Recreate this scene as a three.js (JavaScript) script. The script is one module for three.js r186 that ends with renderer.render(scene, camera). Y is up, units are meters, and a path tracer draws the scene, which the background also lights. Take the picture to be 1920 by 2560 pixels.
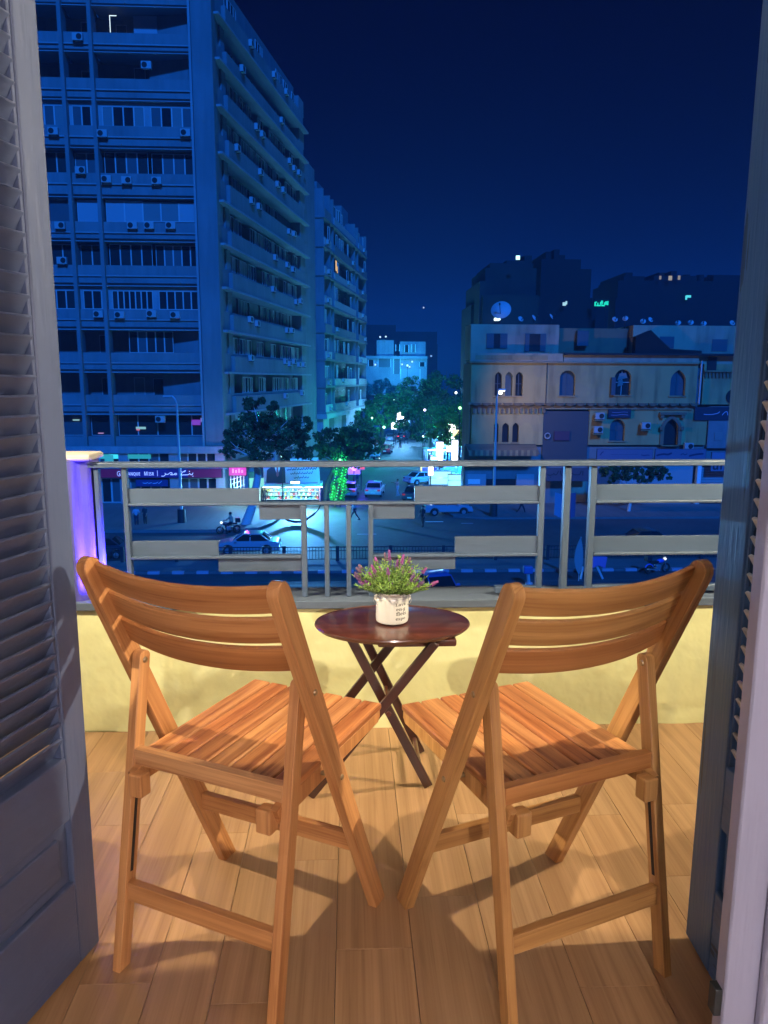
import * as THREE from 'three';
import { RoundedBoxGeometry } from 'three/addons/geometries/RoundedBoxGeometry.js';
import { mergeGeometries, toCreasedNormals } from 'three/addons/utils/BufferGeometryUtils.js';
import { MarchingCubes } from 'three/addons/objects/MarchingCubes.js';

// ---------------------------------------------------------------- camera, sky, light, exposure
const V = (x, y, z) => new THREE.Vector3(x, y, z);
const scene = new THREE.Scene(), C0 = (r, g, b) => new THREE.Color().setRGB(r, g, b);
const FPX = 1899.7;                                   // focal length in pixels of a 1920 x 2560 frame
const camera = new THREE.PerspectiveCamera(2 * Math.atan(1280 / FPX) * 180 / Math.PI, 0.75, 0.03, 3000);
camera.position.set(0, 1.25, 0);
camera.rotation.order = 'YXZ';
camera.rotation.set(-0.17364, -0.04482, 0.00457);
camera.updateMatrixWorld();
scene.add(camera);

function skyTexture() {
  const w = 256, h = 128, d = new Float32Array(w * h * 4);
  for (let j = 0; j < h; j++) for (let i = 0; i < w; i++) {
    const el = (j + 0.5) / h * 180 - 90, e = Math.max(el, 0), k = (j * w + i) * 4;
    const low = Math.exp(-e / 9.5);
    d[k] = 0.0004 + 0.0006 * low;
    d[k + 1] = 0.0003 + 0.027 * Math.exp(-e / 7.5);
    d[k + 2] = 0.009 + 0.112 * low;
    if (el < 0) { d[k] *= 0.4; d[k + 1] *= 0.4; d[k + 2] *= 0.4; }
    d[k + 3] = 1;
  }
  const t = new THREE.DataTexture(d, w, h, THREE.RGBAFormat, THREE.FloatType);
  t.mapping = THREE.EquirectangularReflectionMapping; t.magFilter = t.minFilter = THREE.LinearFilter; t.needsUpdate = true;
  return t;
}
const skyTex = skyTexture();
scene.background = skyTex; scene.environment = skyTex; scene.environmentIntensity = 1;
scene.fog = new THREE.FogExp2(C0(0.22, 0.5, 0.9), 0.0007);   // thin night haze over the square

const cityFill = new THREE.DirectionalLight(new THREE.Color().setRGB(0.006, 0.17, 1), 5);  // blue directional light added in place of city light on the facades
cityFill.position.set(30, 95, 78); cityFill.target.position.set(0, -5, -60);
cityFill.castShadow = true; cityFill.shadow.radius = 6;
Object.assign(cityFill.shadow.camera, { left: -90, right: 90, top: 90, bottom: -90, near: 1, far: 420 });
cityFill.shadow.mapSize.set(4096, 4096);
scene.add(cityFill, cityFill.target);

const renderer = new THREE.WebGLRenderer({ antialias: true });
renderer.toneMapping = THREE.LinearToneMapping;
renderer.toneMappingExposure = 1;
renderer.shadowMap.enabled = true;

// ---------------------------------------------------------------- helpers
let seed = 20240611;
function rnd() { seed = (seed + 0x6D2B79F5) | 0; let t = Math.imul(seed ^ (seed >>> 15), 1 | seed); t = (t + Math.imul(t ^ (t >>> 7), 61 | t)) ^ t; return ((t ^ (t >>> 14)) >>> 0) / 4294967296; }
const rr = (a, b) => a + (b - a) * rnd();
const pick = (a) => a[Math.floor(rnd() * a.length)];
const C = (r, g, b) => new THREE.Color().setRGB(r, g, b);
const S = -10.55;                                     // street level, four storeys below the balcony

function pixelDir(px, py) { return V(px - 960, 1280 - py, -FPX).applyQuaternion(camera.quaternion); }
function G(px, py, y = S) { const d = pixelDir(px, py); return d.multiplyScalar((y - 1.25) / d.y).add(camera.position); }
function W(px, py, z) { const d = pixelDir(px, py); return d.multiplyScalar(z / d.z).add(camera.position); }

const used = new Map();
function numbered(n) { const k = used.get(n) || 0; used.set(n, k + 1); return k ? n + '_' + String(k).padStart(3, '0') : n; }
function tag(o, label, category, group) { o.userData.label = label; o.userData.category = category; if (group) o.userData.group = group; return o; }
function thing(name, label, category, pos = [0, 0, 0], turn = 0, group) {
  const o = new THREE.Group(); o.name = numbered(name); o.position.set(...pos); o.rotation.y = turn; scene.add(o);
  return tag(o, label, category, group);
}
const join = (g) => { const a = (Array.isArray(g) ? g : [g]).map((x) => { const y = x.index ? x.toNonIndexed() : x; for (const k of Object.keys(y.attributes)) if (!['position', 'normal', 'uv', 'color'].includes(k)) y.deleteAttribute(k); return y; }); return a.length > 1 ? mergeGeometries(a) : a[0]; };
function obj(name, g, m, parent = scene) {
  const o = new THREE.Mesh(join(g), m); o.name = numbered(name); o.castShadow = o.receiveShadow = true; parent.add(o); return o;
}
function struct(name, g, m) { const o = obj(name, g, m); o.userData.kind = 'structure'; return o; }

// uv in metres, v along "axis"
function uvAlong(geo, axis = V(0, 1, 0), off = [0, 0]) {
  const g = geo.index ? geo.toNonIndexed() : geo, p = g.attributes.position, n = g.attributes.normal, uv = new Float32Array(p.count * 2);
  const a = V(), b = V(), t = V();
  for (let i = 0; i < p.count; i++) {
    b.fromBufferAttribute(n, i); a.fromBufferAttribute(p, i); t.crossVectors(axis, b);
    if (t.length() < 0.4) { t.set(axis.y, axis.z, axis.x).cross(axis); const q = V().crossVectors(t, axis); uv[2 * i] = a.dot(t) + off[0]; uv[2 * i + 1] = a.dot(q) + off[1]; continue; }
    t.normalize(); uv[2 * i] = a.dot(t) + off[0] + (Math.abs(b.x) > 0.6 ? 0.37 : 0); uv[2 * i + 1] = a.dot(axis) + off[1];
  }
  g.setAttribute('uv', new THREE.BufferAttribute(uv, 2)); return g;
}
function box(w, h, d, x = 0, y = 0, z = 0, r = 0, axis) {
  let g = r ? new RoundedBoxGeometry(w, h, d, 1, r) : new THREE.BoxGeometry(w, h, d);
  g = g.index ? g.toNonIndexed() : g;
  if (axis !== null) g = uvAlong(g, axis || V(0, 1, 0), [rnd() * 5, rnd() * 5]);
  return g.translate(x, y, z);
}
const bx = (x0, x1, y0, y1, z0, z1, r = 0, axis) => box(Math.abs(x1 - x0), Math.abs(y1 - y0), Math.abs(z1 - z0), (x0 + x1) / 2, (y0 + y1) / 2, (z0 + z1) / 2, r, axis);
// a bar from a to b; w across (in the plane that holds "side"), t thick along "side"
function beam(a, b, w, t, side = V(0, 0, 1), r = 0.002) {
  const dir = V().subVectors(b, a), L = dir.length(); dir.normalize();
  const sd = side.clone().addScaledVector(dir, -side.dot(dir)).normalize(), ac = V().crossVectors(dir, sd);
  let g = r ? new RoundedBoxGeometry(w, L, t, 1, r) : new THREE.BoxGeometry(w, L, t);
  g = uvAlong(g, V(0, 1, 0), [rnd() * 5, rnd() * 5]);
  return g.applyMatrix4(new THREE.Matrix4().makeBasis(ac, dir, sd).setPosition((a.x + b.x) / 2, (a.y + b.y) / 2, (a.z + b.z) / 2));
}
function tube(a, b, r, seg = 10, r2 = r) {
  const d = V().subVectors(b, a), L = d.length();
  const g = new THREE.CylinderGeometry(r2, r, L, seg); g.applyQuaternion(new THREE.Quaternion().setFromUnitVectors(V(0, 1, 0), d.normalize()));
  return g.translate((a.x + b.x) / 2, (a.y + b.y) / 2, (a.z + b.z) / 2).toNonIndexed();
}
function extr(pts, depth, bevel = 0, steps = 1) {
  const s = pts instanceof THREE.Shape ? pts : new THREE.Shape(pts.map((p) => new THREE.Vector2(p[0], p[1])));
  const g = new THREE.ExtrudeGeometry(s, { depth: depth - 2 * bevel, steps, bevelEnabled: bevel > 0, bevelSize: bevel, bevelThickness: bevel, bevelOffset: -bevel, bevelSegments: 1, curveSegments: 10 });
  return g.translate(0, 0, bevel);
}

// ---------------------------------------------------------------- procedural textures
function lattice(n, s) { const a = new Float32Array(n * n); let q = s | 0; for (let i = 0; i < n * n; i++) { q = Math.imul(q ^ (q >>> 15), 0x2c1b3c6d) + 0x9e3779b9 | 0; a[i] = ((q ^ (q >>> 13)) >>> 0) / 4294967296; } return a; }
const lat = new Map();
function noise(u, v, nu, nv, s) {                     // periodic value noise on the unit square
  if (!lat.has(s)) lat.set(s, lattice(64, s * 7919 + 13));
  const L = lat.get(s), x = u * nu, y = v * nv, xi = Math.floor(x), yi = Math.floor(y); let fx = x - xi, fy = y - yi; fx = fx * fx * (3 - 2 * fx); fy = fy * fy * (3 - 2 * fy);
  const m = (k, n) => ((k % n) + n) % n, at = (i, j) => L[(m(i, nu) % 64) + (m(j, nv) % 64) * 64 + 0] ;
  return (at(xi, yi) * (1 - fx) + at(xi + 1, yi) * fx) * (1 - fy) + (at(xi, yi + 1) * (1 - fx) + at(xi + 1, yi + 1) * fx) * fy;
}
function fbm(u, v, nu, nv, s, o = 4) { let a = 0, w = 0.5, t = 0; for (let k = 0; k < o; k++) { a += w * noise(u, v, nu, nv, s + k); t += w; w *= 0.5; nu *= 2; nv *= 2; } return a / t; }
const lin = (c) => Math.round(255 * (c <= 0.0031308 ? c * 12.92 : 1.055 * Math.pow(Math.max(c, 0), 1 / 2.4) - 0.055));
function texture(w, h, fn, srgb, repeat) {
  const d = new Uint8Array(w * h * 4);
  for (let j = 0; j < h; j++) for (let i = 0; i < w; i++) {
    const c = fn((i + 0.5) / w, (j + 0.5) / h), k = (j * w + i) * 4;
    for (let q = 0; q < 3; q++) { const x = Array.isArray(c) ? c[q] : c; d[k + q] = Math.max(0, Math.min(255, srgb ? lin(x) : x * 255)); }
    d[k + 3] = 255;
  }
  const t = new THREE.DataTexture(d, w, h); t.wrapS = t.wrapT = THREE.RepeatWrapping; t.magFilter = THREE.LinearFilter; t.minFilter = THREE.LinearMipmapLinearFilter; t.generateMipmaps = true;
  if (srgb) t.colorSpace = THREE.SRGBColorSpace; if (repeat) t.repeat.set(...repeat); t.needsUpdate = true; return t;
}
const mix3 = (a, b, k) => [0, 1, 2].map((i) => a[i] + (b[i] - a[i]) * k);
function woodTexture(w, h, dark, light, s, fine, repeat, lines = 0) {
  return texture(w, h, (u, v) => {
    const warp = 0.06 * (fbm(u, v, 3, 2, s, 3) - 0.5), ring = 0.5 + 0.5 * Math.sin(2 * Math.PI * (6 * (u + warp) + 2.2 * fbm(u, v, 2, 1, s + 5, 3)));
    const fibre = fbm(u + warp * 0.5, v, 40, 3, s + 9, 3), pore = fbm(u, v, 64, 12, s + 15, 2), broad = fbm(u, v, 4, 2, s + 21, 3);
    const hair = lines ? lines * (noise(u + warp * 0.7, v, 128, 6, s + 31) + 0.7 * noise(u + warp * 0.7, v, 61, 4, s + 37) - 0.85) : 0;
    let k = 0.34 * ring + 0.36 * fibre + 0.34 * broad + hair - fine * Math.max(0, pore - 0.62) * 2.4;
    return mix3(dark, light, Math.max(0, Math.min(1, k * 1.15 - 0.05)));
  }, true, repeat);
}
const texChair = woodTexture(512, 512, [0.27, 0.1, 0.03], [0.52, 0.255, 0.098], 3, 0.45, [3.2, 0.9], 0.26);
const texSeat = woodTexture(512, 512, [0.2, 0.06, 0.018], [0.54, 0.24, 0.088], 33, 0.5, [3.2, 1.1], 0.25);
const texFloor = woodTexture(512, 1024, [0.262, 0.142, 0.066], [0.425, 0.252, 0.13], 57, 0.4, [3.1, 0.6], 0.24);
const texTable = woodTexture(256, 512, [0.036, 0.01, 0.005], [0.115, 0.028, 0.014], 81, 0.2, [3, 1]);
const texWall = texture(512, 512, (u, v) => { const a = fbm(u, v, 5, 4, 101, 4), b = fbm(u, v, 22, 22, 111, 3), c = fbm(u, v, 9, 3, 131, 4); let k = 0.9 + 0.12 * (a - 0.5) + 0.08 * (b - 0.5); const st = Math.max(0, c - 0.66) * 0.9; return [0.77 * k - st * 0.4, 0.755 * k - st * 0.36, 0.385 * k - st * 0.08]; }, true, [0.9, 0.9]);
const bumpWall = texture(512, 512, (u, v) => { const a = fbm(u, v, 4, 4, 151, 5), b = fbm(u, v, 30, 26, 161, 3); return 0.6 * a + 0.25 * b + (a > 0.58 ? 0.015 : 0); }, false, [0.9, 0.9]);
const bumpPaint = texture(256, 256, (u, v) => 0.6 * fbm(u, v, 10, 10, 171, 4) + 0.4 * fbm(u, v, 40, 6, 175, 2), false, [4, 2]);
const texPaint = texture(256, 256, (u, v) => { const k = 0.93 + 0.14 * (fbm(u, v, 5, 3, 181, 4) - 0.5) * 2; return k; }, true, [1.5, 0.7]);
const texWorn = texture(256, 512, (u, v) => { const k = 0.9 + 0.2 * (fbm(u, v, 6, 2, 191, 4) - 0.5), chip = fbm(u, v, 14, 5, 197, 4) > 0.69 ? 0.35 : 1, s = Math.max(0, fbm(u, v, 24, 2, 203, 3) - 0.6); return [k * chip * (1 - s), k * chip * (1 - s), k * chip * (1 - s * 0.6)]; }, true, [2.6, 0.5]);
const texConcrete = texture(256, 256, (u, v) => { const a = fbm(u, v, 4, 3, 211, 4), b = fbm(u, v, 20, 6, 221, 3), s = fbm(u, v, 30, 2, 231, 3); return 0.62 + 0.3 * a + 0.14 * b - 0.16 * s; }, true, [0.11, 0.11]);
const texOchre = texture(512, 512, (u, v) => { const a = fbm(u, v, 4, 4, 241, 5), b = fbm(u, v, 16, 10, 251, 3), st = Math.max(0, fbm(u, v, 20, 3, 261, 4) - 0.55), pl = fbm(u, v, 6, 6, 271, 5) > 0.63 ? 1 : 0; const k = 0.6 + 0.5 * a + 0.2 * (b - 0.5) - st * 1.1; return pl ? [0.78 * k + 0.14, 0.78 * k + 0.14, 0.85 * k + 0.16] : [k, k, k]; }, true, [0.075, 0.075]);
const texAsphalt = texture(512, 512, (u, v) => { const a = fbm(u, v, 5, 5, 281, 5), b = fbm(u, v, 60, 60, 291, 2), t = fbm(u, v, 3, 14, 295, 3); return 0.55 + 0.5 * a + 0.25 * (b - 0.5) + 0.2 * (t - 0.5); }, true, [0.06, 0.06]);

const std = (color, roughness = 0.7, o = {}) => new THREE.MeshStandardMaterial({ color: Array.isArray(color) ? C(...color) : color, roughness, ...o });
const glow = (color, k) => new THREE.MeshStandardMaterial({ color: C(0.02, 0.02, 0.02), emissive: C(...color), emissiveIntensity: k, roughness: 0.6 });

const M = {
  chair: [[1.12, 1.08, 1.02], [1.02, 0.95, 0.87], [1.18, 1.18, 1.15], [1.25, 1.36, 1.5], [0.95, 0.8, 0.66]].map((k) => std(k, 0.46, { map: texChair, bumpMap: texChair, bumpScale: 0.0004 })),
  chairB: [[1.05, 1.16, 1.04], [0.97, 1.03, 0.9], [1.1, 1.25, 1.15], [0.95, 0.86, 0.72], [0.9, 0.8, 0.68]].map((k) => std(k, 0.44, { map: texChair, bumpMap: texChair, bumpScale: 0.0004 })),
  seat: [[1, 1, 1], [0.86, 0.8, 0.74], [1.1, 1.05, 0.95], [0.95, 0.82, 0.72], [1.06, 1.12, 1.1]].map((k) => std(k, 0.42, { map: texSeat, bumpMap: texSeat, bumpScale: 0.0004 })),
  plank: [[1, 1, 1], [0.9, 0.88, 0.86], [1.08, 1.06, 1.02], [0.97, 0.92, 0.86]].map((k) => std(k, 0.42, { map: texFloor, bumpMap: texFloor, bumpScale: 0.0004 })),
  gap: std([0.025, 0.015, 0.01], 0.9),
  bolt: std([0.36, 0.27, 0.16], 0.38, { metalness: 0.85 }),
  table: new THREE.MeshPhysicalMaterial({ map: texTable, roughness: 0.34, clearcoat: 0.7, clearcoatRoughness: 0.16 }),
  yellow: std([1, 1, 1], 0.85, { map: texWall, bumpMap: bumpWall, bumpScale: 0.012 }),
  cap: std([0.09, 0.12, 0.17], 0.75, { bumpMap: bumpWall, bumpScale: 0.006, map: texPaint }),
  rail: std([0.072, 0.108, 0.17], 0.36, { map: texPaint, bumpMap: bumpPaint, bumpScale: 0.0009 }),
  pier: std([0.08, 0.07, 0.3], 0.8, { bumpMap: bumpWall, bumpScale: 0.005 }),  // violet light on the plaster is put into this paint
  door: std([0.07, 0.093, 0.175], 0.42, { map: texPaint, bumpMap: bumpPaint, bumpScale: 0.0012 }),
  doorR: std([0.045, 0.125, 0.29], 0.5, { map: texWorn, bumpMap: bumpPaint, bumpScale: 0.0016 }),  // blue light from outside is put into this paint
  louverLitR: std([0.55, 0.56, 0.56], 0.55, { map: texPaint }),  // louvers whitened in place of lamp light coming through them
  casing: std([0.36, 0.37, 0.52], 0.5, { map: texPaint, bumpMap: bumpPaint, bumpScale: 0.001 }),
  room: std([0.62, 0.6, 0.6], 0.9),
  ceramic: new THREE.MeshPhysicalMaterial({ color: C(0.7, 0.68, 0.62), roughness: 0.35, clearcoat: 0.5, clearcoatRoughness: 0.2 }),
  wire: std([0.3, 0.29, 0.28], 0.4, { metalness: 0.7 }),
  soil: std([0.05, 0.04, 0.025], 0.95),
  concrete: std([0.235, 0.245, 0.245], 0.85, { map: texConcrete }),
  concreteL: std([0.36, 0.37, 0.37], 0.85, { map: texConcrete }),
  concreteD: std([0.23, 0.235, 0.235], 0.85, { map: texConcrete }),
  recess: std([0.17, 0.17, 0.175], 0.9, { map: texConcrete }),
  glass: std([0.02, 0.022, 0.024], 0.12, { metalness: 0.1 }),
  glassB: std([0.09, 0.1, 0.105], 0.3),
  curtain: std([0.2, 0.2, 0.19], 0.9),
  shutter: std([0.3, 0.31, 0.32], 0.6),
  frame: std([0.45, 0.45, 0.44], 0.5),
  ac: std([0.36, 0.36, 0.35], 0.55),
  dark: std([0.012, 0.012, 0.013], 0.8),
  asphalt: std([0.085, 0.085, 0.085], 0.72, { map: texAsphalt, bumpMap: texAsphalt, bumpScale: 0.02 }),
  paving: std([0.17, 0.17, 0.165], 0.8, { map: texConcrete }),
  white: std([0.72, 0.72, 0.7], 0.6),
  kerbW: std([0.34, 0.3, 0.36], 0.7), kerbD: std([0.1, 0.1, 0.1], 0.7),
  iron: std([0.03, 0.035, 0.04], 0.5, { metalness: 0.3 }),
  steel: std([0.5, 0.5, 0.5], 0.45, { metalness: 0.3 }),
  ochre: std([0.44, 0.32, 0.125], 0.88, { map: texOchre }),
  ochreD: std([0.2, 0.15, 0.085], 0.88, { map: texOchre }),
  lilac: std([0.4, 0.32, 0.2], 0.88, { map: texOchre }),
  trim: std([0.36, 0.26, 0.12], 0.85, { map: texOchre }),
  bark: std([0.11, 0.085, 0.06], 0.9), limewash: std([0.55, 0.52, 0.5], 0.85),
  tyre: std([0.015, 0.015, 0.015], 0.8), hub: std([0.4, 0.4, 0.42], 0.35, { metalness: 0.7 }),
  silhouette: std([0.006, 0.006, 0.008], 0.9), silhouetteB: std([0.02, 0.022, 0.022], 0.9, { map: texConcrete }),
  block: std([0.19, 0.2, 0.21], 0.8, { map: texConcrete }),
  tableLeg: new THREE.MeshPhysicalMaterial({ color: C(0.5, 0.5, 0.5), map: texTable, roughness: 0.34, clearcoat: 0.5, clearcoatRoughness: 0.2 }),
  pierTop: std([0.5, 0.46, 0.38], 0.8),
  lampGlass: glow([1, 0.9, 0.7], 12),
};

// ---------------------------------------------------------------- balcony and the room behind the camera
const ZW = -2.5886;                                   // inner face of the parapet
{
  const floor = struct('floor', bx(-2.6, 2.6, -0.16, -0.012, -2.9, 3.2), M.gap);
  const xs = [-2.43, -2.28, -2.13, -1.98, -1.83, -1.68, -1.53, -1.38, -1.23, -1.03, -0.88, -0.725, -0.57, -0.42, -0.288, -0.165, -0.035, 0.135, 0.305, 0.475, 0.645, 0.785, 0.93, 1.08, 1.23, 1.38, 1.53, 1.68, 1.83, 1.98];
  const joints = { '-0.035': [-1.498], '-0.288': [-1.358, -2.2], '0.135': [-1.666], '0.475': [-1.372, -2.35], '-0.725': [-2.0], '0.645': [-2.0], '-0.57': [-1.42], '0.785': [-1.72], '-0.42': [-1.95], '0.305': [-2.02], '-0.88': [-1.62, -2.3], '-0.165': [-1.82] };
  for (let i = 0; i < xs.length - 1; i++) {
    const cuts = [ZW + 0.002, ...(joints[String(xs[i])] || [rr(-2.3, -1.5)]).slice().sort((a, b) => a - b), rr(-0.9, -0.5), 0.6];
    if (xs[i] < -1.1 || xs[i] > 1.05) cuts.splice(1, cuts.length - 3);
    for (let k = 0; k < cuts.length - 1; k++) {
      if (cuts[k + 1] - cuts[k] < 0.05) continue;
      obj('plank', bx(xs[i] + 0.0006, xs[i + 1] - 0.0006, -0.012, rr(-0.0003, 0), cuts[k] + 0.0003, cuts[k + 1] - 0.0003, 0.0007, V(0, 0, 1)), pick(M.plank), floor);
    }
  }
  // uneven plaster parapet with a ragged foot
  const g = new THREE.PlaneGeometry(5.0, 0.45, 200, 24), p = g.attributes.position;
  for (let i = 0; i < p.count; i++) {
    const x = p.getX(i), y = p.getY(i), u = (x + 2.5) / 5, v = (y + 0.225) / 0.45;
    let d = 0.010 * (fbm(u, v, 16, 3, 301, 3) - 0.5) + 0.003 * (fbm(u, v, 60, 10, 311, 2) - 0.5);
    if (v < 0.12) d += 0.006 * Math.max(0, fbm(u, v, 50, 6, 321, 3) - 0.42) * (1 - v / 0.12) * 3;
    p.setZ(i, d);
  }
  g.computeVertexNormals();
  const parapet = struct('parapet_wall', uvAlong(g).translate(0, 0.225, ZW + 0.002), M.yellow);
  obj('masonry', bx(-2.5, 2.5, -0.16, 0.448, -2.74, ZW - 0.006), M.yellow, parapet);
  obj('cap', bx(-2.5, 2.5, 0.452, 0.482, -2.76, ZW + 0.014, 0.004, V(1, 0, 0)), M.cap, parapet);
  // our own building: door wall, slab of the balcony above, room
  const wall = struct('door_wall', [bx(-2.6, -0.76, 0, 2.5, -1.5, -1.2), bx(0.82, 2.6, 0, 2.5, -1.5, -1.2), bx(-2.6, 2.6, 2.5, 12, -1.5, -1.2), bx(-14, -2.6, S, 12, -1.5, -1.2), bx(2.6, 14, S, 12, -1.5, -1.2)], M.room);
  wall.userData.kind = 'structure';
  struct('balcony_ceiling', bx(-2.7, 2.7, 2.9, 3.05, -2.75, -1.5), M.room);
  struct('room_wall', [bx(-2.5, -2.4, 0, 2.8, -1.2, 3.2), bx(2.4, 2.5, 0, 2.8, -1.2, 3.2), bx(-2.5, 2.5, 0, 2.8, 3.2, 3.3)], M.room);
  struct('room_ceiling', bx(-2.5, 2.5, 2.8, 2.95, -1.2, 3.3), M.room);
  // plaster pier that ends the railing
  const pier = thing('end_pier', 'narrow cream plaster pier with rounded ridges at the left end of the railing, lit violet and with violet light put into its paint', 'pier', [-0.958, 0.482, -2.665]);
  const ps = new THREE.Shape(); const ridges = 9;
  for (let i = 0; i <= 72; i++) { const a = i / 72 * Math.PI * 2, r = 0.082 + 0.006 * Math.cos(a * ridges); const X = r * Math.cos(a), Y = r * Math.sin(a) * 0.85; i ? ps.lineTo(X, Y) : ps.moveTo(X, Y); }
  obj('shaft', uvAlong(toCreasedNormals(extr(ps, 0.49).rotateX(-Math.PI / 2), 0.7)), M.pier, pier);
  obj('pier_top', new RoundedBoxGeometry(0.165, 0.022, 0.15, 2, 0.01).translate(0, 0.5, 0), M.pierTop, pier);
}
{ // railing: square bars and flat panels in a staggered pattern
  const zr = -2.64, t = thing('balcony_railing', 'grey painted steel railing of square bars and staggered flat panels', 'railing', [0, 0.9, zr]);
  const X = (px, py) => W(px, py, zr).x, Y = (py) => W(940, py, zr).y - 0.9;
  const bar = (name, x0, x1, y0, y1, dz, z = 0, r = 0.003) => obj(name, bx(x0, x1, y0, y1, z - dz / 2, z + dz / 2, r, x1 - x0 > y1 - y0 ? V(1, 0, 0) : V(0, 1, 0)), M.rail, t);
  const low = 0.482 - 0.9, xl = X(183, 1160), xr = 1.6;
  bar('top_rail', xl, xr, Y(1166), Y(1153), 0.05);
  const top = Y(1166), mid = Y(1257), midT = Y(1253);
  for (const px of [[236, 248, 1170], [305, 318, 1170], [1349, 1363, 1170], [1411, 1427, 1170], [1476, 1491, 1170]]) bar('post', X(px[0], px[2]), X(px[1], px[2]), low, top, 0.03);
  for (const px of [[752, 766], [810, 822], [865, 877], [920.5, 932.5]]) bar('post', X(px[0], 1290), X(px[1], 1290), low, Y(1260.5), 0.03);
  const pL = X(318, 1170), pR = X(1349, 1170), A = X(752, 1290), D = X(932.5, 1290), Gx = X(1491, 1170);
  bar('middle_bar', pL, pR, Y(1260.5), Y(1253.5), 0.034); bar('middle_bar', Gx, xr, Y(1260.5), Y(1253.5), 0.034);
  bar('lower_bar', pL, A, Y(1392), Y(1384.5), 0.034); bar('lower_bar', D, pR, Y(1392), Y(1384.5), 0.034); bar('lower_bar', Gx, xr, Y(1392), Y(1384.5), 0.034);
  const up = Y(1253.5), lo = Y(1260.5), up2 = Y(1384.5), lo2 = Y(1392);
  const panels = [[pL, X(648, 1240), up, Y(1219)], [X(648, 1280), A, Y(1297), lo], [D, X(1036, 1280), Y(1297), lo], [X(1036, 1230), pR, up, Y(1216)],
    [pL, X(546, 1370), up2, Y(1348)], [X(546, 1410), A, Y(1425), lo2], [D, X(1137, 1410), Y(1424), lo2], [X(1136, 1360), pR, up2, Y(1343)], [Gx, xr, up, Y(1214)], [Gx, xr, up2, Y(1345)]];
  for (const [a, b, c, d] of panels) bar('panel', a, b, c, d, 0.012, 0, 0.001);
  bar('bottom_bar', X(1235, 1470), pR, Y(1484), Y(1468), 0.03); bar('bottom_bar', Gx, xr, Y(1484), Y(1468), 0.03); bar('bottom_bar', pL, X(450, 1470), Y(1484), Y(1468), 0.03);
  t.rotation.z = 0.0035;
}
function shutterLeaf(name, label, pos, ang, vis, mat, lmat, width, sw = 0.066) {
  const t = thing(name, label, 'shutter door', pos, ang), H = 2.38, th = 0.036, z0 = -vis * th / 2;
  const part = (n, x0, x1, y0, y1, dz = th, r = 0.004, m = mat, z = z0) => obj(n, bx(x0, x1, y0, y1, z - dz / 2, z + dz / 2, r, x1 - x0 > y1 - y0 ? V(1, 0, 0) : V(0, 1, 0)), m, t);
  part('stile', 0, sw, 0.012, H); part('stile', width - sw, width, 0.012, H);
  part('top_rail', sw, width - sw, 2.28, H); part('middle_rail', sw, width - sw, 0.348, 0.486); part('bottom_rail', sw, width - sw, 0.012, 0.206);
  part('bead', sw, sw + 0.008, 0.486, 2.28, th - 0.008, 0.002); 
  part('panel', sw, width - sw, 0.206, 0.348, 0.012);
  part('raised_field', sw + 0.03, width - sw - 0.03, 0.232, 0.322, 0.024, 0.005);
  for (let y = 0.505, i = 0; y < 2.27; y += 0.0362, i++) {
    const g = box(width - 2 * sw - 0.002, 0.0075, vis > 0 ? 0.047 : 0.057, 0, 0, 0, 0.003, V(1, 0, 0)); g.rotateX(-vis * (1.05 + rr(-0.012, 0.012)));
    obj('louver', g.translate(width / 2, y, z0), lmat, t);
  }
  return t;
}
{
  const a = Math.atan2(-0.953, -0.302);
  shutterLeaf('shutter_door', 'grey louvered shutter door leaf standing open at the left', [-0.561, 0, -1.529], a, -1, M.door, M.door, 0.52);
  shutterLeaf('shutter_door', 'worn shutter door leaf with blue outside light put into its paint, standing open at the right, seen almost edge on', [0.757, 0, -1.503], Math.atan2(-0.9995, -0.03), 1, M.doorR, M.louverLitR, 0.5, 0.116);
  const c = thing('door_casing', 'pale lilac door casing with a moulded edge at the far right', 'door casing', [0.6165, 0, -1.09]);
  obj('board', bx(0, 0.2, 0, 2.45, -0.02, 0.012, 0.004), M.casing, c);
  obj('moulding', [bx(0.055, 0.2, 0, 2.45, 0.0125, 0.03, 0.006), bx(0.085, 0.2, 0, 2.45, 0.0305, 0.042, 0.004)], M.casing, c);
  obj('latch_keeper', bx(-0.012, 0.004, 0.2, 0.25, -0.015, 0.008, 0.002), M.iron, c);
}
// lamps: two wall lamps outside beside the doorway, an added lamp in the room, an added violet lamp on the cap
function lamp(name, label, pos, color, power, r, build) {
  const t = thing(name, label, 'lamp', pos); build(t);
  const l = new THREE.PointLight(C(...color), power, 0, 2); l.castShadow = true; l.shadow.radius = r / 0.02; l.position.set(0, 0, 0); t.add(l); return t;
}
for (const [x, y, label] of [[-1.75, 1.98, 'warm wall lamp outside to the left of the doorway'], [1.95, 1.98, 'warm wall lamp outside to the right of the doorway']])
  lamp('wall_lamp', label, [x, y, -1.55], [1, 0.86, 0.6], 30, 0.02, (t) => {
    obj('bulb', new THREE.SphereGeometry(0.04, 16, 12).toNonIndexed(), M.lampGlass, t);
    obj('bracket', [bx(-0.03, 0.03, -0.1, 0.1, -0.0, 0.02).translate(0, 0, 0.028), tube(V(0, -0.07, 0), V(0, -0.07, 0.035), 0.012), tube(V(0, -0.085, 0), V(0, -0.041, 0), 0.03)], M.iron, t);
  });
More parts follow.
